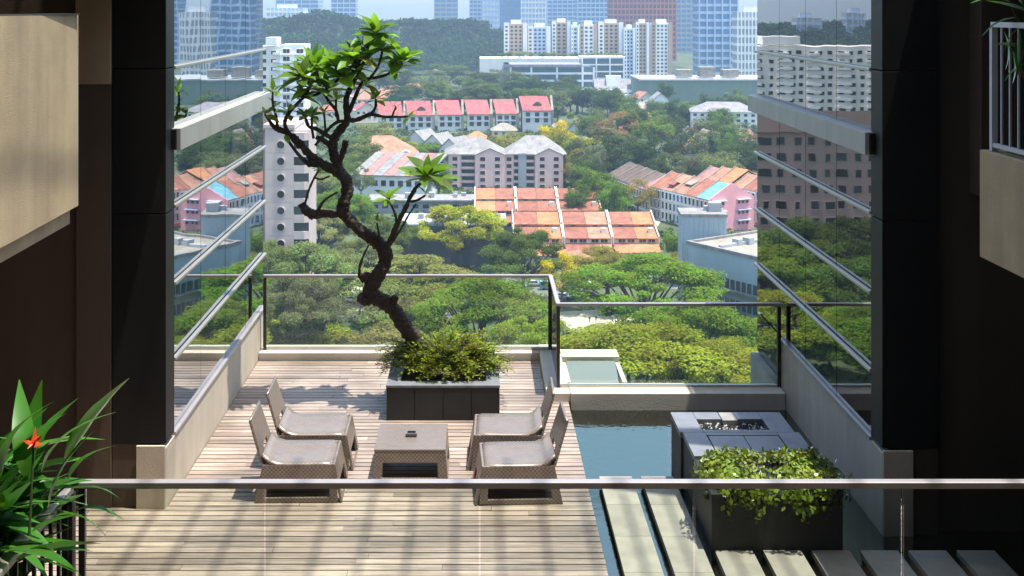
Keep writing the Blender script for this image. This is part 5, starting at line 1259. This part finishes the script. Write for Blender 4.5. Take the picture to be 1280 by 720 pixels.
belt(10, (480,640), (168,185), (8,10), (24,36), ('round',), ('mid','lime','bright'), 'in the gardens below the red-roofed terrace', 'garden trees below the red terrace')
belt(12, (340,520), (330,400), (8,12), (60,95), ('rain','airy'), ('olive','pale','grey'), 'in the street behind the left balustrade', 'street trees behind the left balustrade')
zr_ = ZP(73,1120)
number([tree(XP(628+i*9.5+tg.uniform(-3,3),1128), 1128+tg.uniform(-4,10), tg.uniform(7,12), tg.uniform(4,7), 'round', tg.choice(('mid','pale','olive')), 'tree', 'roof terrace trees', base=zr_) for i in range(17)], 'on the planted roof terrace')
number([tree(X, Y, w, h, 'rain', col, 'tree', 'trees mirrored in the right wing') for X, Y, w, h, col in ((-60,270,32,21,'bright'),(-74,264,30,20,'mid'),(-88,272,32,21,'bright'),(-52,244,30,17,'lime'),(-70,238,32,16,'bright'),(-86,232,30,16,'olive'),(-100,258,32,20,'mid'),(-68,281,28,25,'mid'),(-80,282,28,26,'dark'))], 'mirrored low in the right glass wing')
number([tree(X, Y, w, h, 'rain', col, 'tree', 'trees mirrored in the left wing') for X, Y, w, h, col in ((62,236,26,15,'bright'),(74,240,28,16,'mid'),(56,226,24,14,'lime'),(70,222,26,14,'bright'),(84,250,28,17,'mid'))], 'mirrored low in the left glass wing')
# wood on the hill: one mass
g = npr(5); n = 5200; Vq, Tq = [], []
for i in range(n):
    v = g.uniform(0,.6)*ny; j = int(v); k = int(g.uniform(.2,1)*nx)
    c = hillV[j,k]*(1-(v-j)) + hillV[j+1,k]*(v-j) + np.array([g.uniform(-9,9), 0, 0])
    if c[2] < GROUND+6: continue
    r = g.uniform(5,10); m_ = 34; uu = unit(g, m_); uu[:,2] = np.abs(uu[:,2])
    C = c + np.array([0,0,r*.2]) + uu*np.array([r,r,r*.8])*g.uniform(.7,1.05,m_)[:,None]; Nn = uu + g.normal(size=(m_,3))*.4
    Vq.append(leaf_quads(C, np.cross(Nn, g.normal(size=(m_,3))), Nn, g.uniform(3,6,m_), g.uniform(2.2,4.4,m_))); Tq.append(np.clip(g.uniform(.15,.85)+g.normal(size=m_)*.1,0,1))
wd = place('hill_wood', quads('hill_wood', np.concatenate(Vq), np.concatenate(Tq), M['leaf_forest']), None, kind='stuff')
wd['label'] = 'dark hazy wood covering the hill below the far towers'; wd['category'] = 'wood'
# undergrowth that covers the open ground
n = 9000; X = g.uniform(-110,120,n); Yg = g.uniform(190,760,n); ok = np.abs(X) < Yg*.26 + 20; X, Yg = X[ok], Yg[ok]; n = len(X)
Vq, Tq = [], []
for x, y_ in zip(X[:3200], Yg[:3200]):
    px, py = VX + x*F/y_, VY + (CAM_Z-GROUND)*F/y_
    if (690 < px < 810 and 390 < py < 420) or (440 < px < 500 and 360 < py < 380) or (340 < py < 372 and 610 < px < 840) or (376 < py < 400 and px < 700): continue
    r = g.uniform(1.2,2.8); m_ = 26; uu = unit(g, m_); uu[:,2] = np.abs(uu[:,2])
    C = np.array([x,y_,GROUND]) + uu*np.array([r,r,r*.6]); Nn = uu + g.normal(size=(m_,3))*.4
    Vq.append(leaf_quads(C, np.cross(Nn, g.normal(size=(m_,3))), Nn, g.uniform(.7,1.4,m_), g.uniform(.6,1.1,m_))); Tq.append(np.clip(g.uniform(.2,.8)+g.normal(size=m_)*.1,0,1))
M['leaf_shrub'] = foliage('shrub_foliage', (.060,.095,.026), .3, .05, .3)
ug = place('undergrowth', quads('undergrowth', np.concatenate(Vq), np.concatenate(Tq), M['leaf_shrub']), None, kind='stuff')
ug['label'] = 'low shrubs and grass between the streets and houses'; ug['category'] = 'undergrowth'

# ================================================================== cars and people in the street
M['tyre'] = mat('tyre', (.02,.02,.02), .8, .1, 5); M['car_glass'] = mat('car_glass', (.02,.025,.03), .1, .1, 2, spec=.7)
car_mats = {k: mat('car_paint_'+k, c, .25, .04, 2, spec=.6) for k, c in (('white',(.75,.75,.74)),('silver',(.45,.46,.48)),('black',(.03,.03,.035)),('red',(.45,.03,.025)),('teal',(.10,.35,.42)),('blue',(.05,.10,.28)))}
def car(px, py, col, label, rz=0, van=False):
    x, Y = gp(px, py); t = thing('van' if van else 'car', label, 'van' if van else 'car', (x, Y, GROUND+.12), R(rz))
    m = car_mats[col]
    if van:
        body = [(-2.5,.35),(2.45,.35),(2.5,1.0),(1.75,1.25),(1.35,2.2),(-2.5,2.25)]; glass = [(1.0,1.25),(1.62,1.25),(1.28,2.05),(1.0,2.05)]
        MB().prism(body, 'y', -.95, .95).build('body', m, t, bevel=.08)
        for s in (-1, 1):
            MB().prism(glass, 'y', s*.955-.006, s*.955+.006).build('side_window', M['car_glass'], t); MB().box(-2.2,.7,s*.955-.006,s*.955+.006,1.3,2.0).build('side_window', M['car_glass'], t)
    else:
        MB().prism([(-2.15,.35),(2.15,.35),(2.2,.75),(1.1,.95),(-1.8,1.0),(-2.15,.9)], 'y', -.88, .88).build('body', m, t, bevel=.08)
        MB().prism([(-1.85,.98),(1.05,.95),(.35,1.45),(-1.15,1.48)], 'y', -.76, .76).build('cabin', M['car_glass'], t, bevel=.05); MB().prism([(-1.1,1.482),(.3,1.455),(.25,1.50),(-1.05,1.53)], 'y', -.72, .72).build('roof', m, t)
    for wx in (-1.35, 1.35):
        for s in (-1, 1): MB().tube([(wx,s*.80,.33),(wx,s*.97,.33)], .33, 14).build('wheel', M['tyre'], t)
    for s in (-1, 1): MB().box(2.12,2.23,s*.6-.2,s*.6+.2,.62,.76).build('headlight', M['line'], t)
car(648,360,'white','white car parked under the trees behind the balustrade corner',8); car(668,358,'silver','silver car parked next to the white one',10); car(686,362,'teal','teal van parked by the handrail corner',4,True)
car(712,362,'blue','dark blue car on the street right of the handrail corner',-8); car(728,358,'white','white van on the street under the bright rain tree',-10,True); car(705,374,'silver','silver car near the balustrade corner post',-20); car(740,372,'black','black car under the rain tree edge',-6)
car(342,388,'teal','teal van on the road at the left end of the balustrade',0,True); car(440,378,'silver','silver car on the road left of the frangipani trunk',6); car(884,318,'red','red car beside the corner of the grey-blue hall',60)
def person(px, py, label, top, bottom, a):
    x, Y = gp(px, py); t = thing('person', label, 'person', (x, Y, GROUND+.11), a)
    J = [(0,0,.95),(0,0,1.2),(0,0,1.42),(0,0,1.52),(0,.02,1.64),(.2,0,1.38),(.25,.03,1.1),(.24,.12,.88),(-.2,0,1.38),(-.25,-.03,1.1),(-.24,.02,.86),(.1,0,.9),(.11,.10,.5),(.11,.12,.06),(-.1,0,.9),(-.11,-.04,.5),(-.11,-.14,.06)]
    E = [(0,1),(1,2),(2,3),(3,4),(2,5),(5,6),(6,7),(2,8),(8,9),(9,10),(0,11),(11,12),(12,13),(0,14),(14,15),(15,16)]
    Rr = [.15,.15,.16,.06,.105,.07,.05,.04,.07,.05,.04,.095,.07,.05,.095,.07,.05]
    def fig(name, mtl, sel=None, grow=1.0):
        me = bpy.data.meshes.new(name); me.from_pydata(J, E, []); o = place(name, me, mtl, t); md = o.modifiers.new('skin', 'SKIN'); o.modifiers.new('sub', 'SUBSURF').levels = 1
        for i, sv in enumerate(me.skin_vertices[0].data): sv.radius = (Rr[i]*grow, Rr[i]*grow*.8); sv.use_root = (i == 0)
        return o
    fig('body', person_mat(top, bottom))
def person_mat(top, bottom):
    """skin, shirt and trousers by height on the one body"""
    m, nt, N, L, b = nodes('person_clothes'); tc = N.new('ShaderNodeTexCoord'); sp = N.new('ShaderNodeSeparateXYZ'); L.new(tc.outputs['Object'], sp.inputs[0])
    mp = N.new('ShaderNodeMapRange'); mp.inputs[2].default_value = 1.8; L.new(sp.outputs['Z'], mp.inputs[0])
    cr = N.new('ShaderNodeValToRGB'); cr.color_ramp.interpolation = 'CONSTANT'; e = cr.color_ramp.elements; e[0].color = (*bottom,1); e[1].position = .53; e[1].color = (*top,1)
    k = e.new(.80); k.color = (.35,.2,.13,1); k = e.new(.93); k.color = (.02,.015,.012,1); L.new(mp.outputs[0], cr.inputs[0]); L.new(cr.outputs[0], b.inputs['Base Color']); b.inputs['Roughness'].default_value = .8
    return m
for a in ((737,404,'person in a dark top standing at the left of the pale plaza',(.03,.03,.04),(.05,.05,.07),.3),(745,403,'person in dark clothes beside the leftmost one on the plaza',(.05,.03,.03),(.03,.03,.04),2.0),(766,403,'person in white walking in the middle of the plaza',(.6,.6,.6),(.06,.07,.12),1.2),(782,406,'person in dark clothes, one of two at the right of the plaza',(.04,.05,.05),(.05,.05,.05),4.0),(790,404,'person in blue furthest right on the plaza',(.08,.12,.3),(.04,.04,.05),5.0),(486,372,'person in dark clothes on the forecourt right of the trunk',(.05,.05,.06),(.04,.04,.05),.8)): person(*a)

# ================================================================== the air
hm = bpy.data.materials.new('haze_air'); hm.use_nodes = True; hn = hm.node_tree; hn.nodes.remove(hn.nodes['Principled BSDF'])
pv = hn.nodes.new('ShaderNodeVolumePrincipled'); pv.inputs['Color'].default_value = (.54,.77,1.0,1); pv.inputs['Density'].default_value = .00018; pv.inputs['Anisotropy'].default_value = 0.1
hn.links.new(pv.outputs[0], hn.nodes['Material Output'].inputs['Volume'])
hz = MB().box(-4600, 4600, -700, 6100, GROUND-1, 260).build('haze', hm); hz['kind'] = 'stuff'
hz['label'] = 'pale blue tropical haze over the city'; hz['category'] = 'haze'

# ================================================================== pieces belong to the part they sit on
NEST = {'window': ('wall','upper_wall'), 'round_window': ('wall',), 'panel': ('wall',), 'window_rows': ('wall',), 'dormer': ('roof',), 'chimney_box': ('rear_roof',), 'arched_window': ('arched_dormer',), 'back_edge': ('backrest',), 'mullion': ('window_band','wall'), 'rib': ('wall',), 'awning': ('gable_wall',), 'screen': ('wall',), 'string_course': ('wall',), 'board': ('wall',),
        'balcony': ('main_wall','wall'), 'balcony_opening': ('main_wall',), 'balcony_slab': ('wall',), 'roof_sheet': ('roof',), 'lantern': ('roof',), 'roof_hut': ('parapet',), 'ledge_end': ('ledge_panel',), 'floor_bands': ('glazing',), 'fins': ('glazing',), 'parapet_cap': ('parapet',), 'rim': ('base',), 'spandrel': ('side_wall',), 'side_window': ('body',), 'headlight': ('body',), 'flower_stalk': ('flower',)}
bn = lambda o: o.name.split('.')[0]
for t in [o for o in COL.objects if o.type == 'EMPTY' and o.parent is None]:
    kids = list(t.children); first = {}
    for c in kids: first.setdefault(bn(c), c)
    for c in kids:
        for host in NEST.get(bn(c), ()):
            h = first.get(host)
            if h and h is not c and bn(h) != bn(c):
                c.parent = h; c.location = Vector(c.location) - Vector(h.location); break
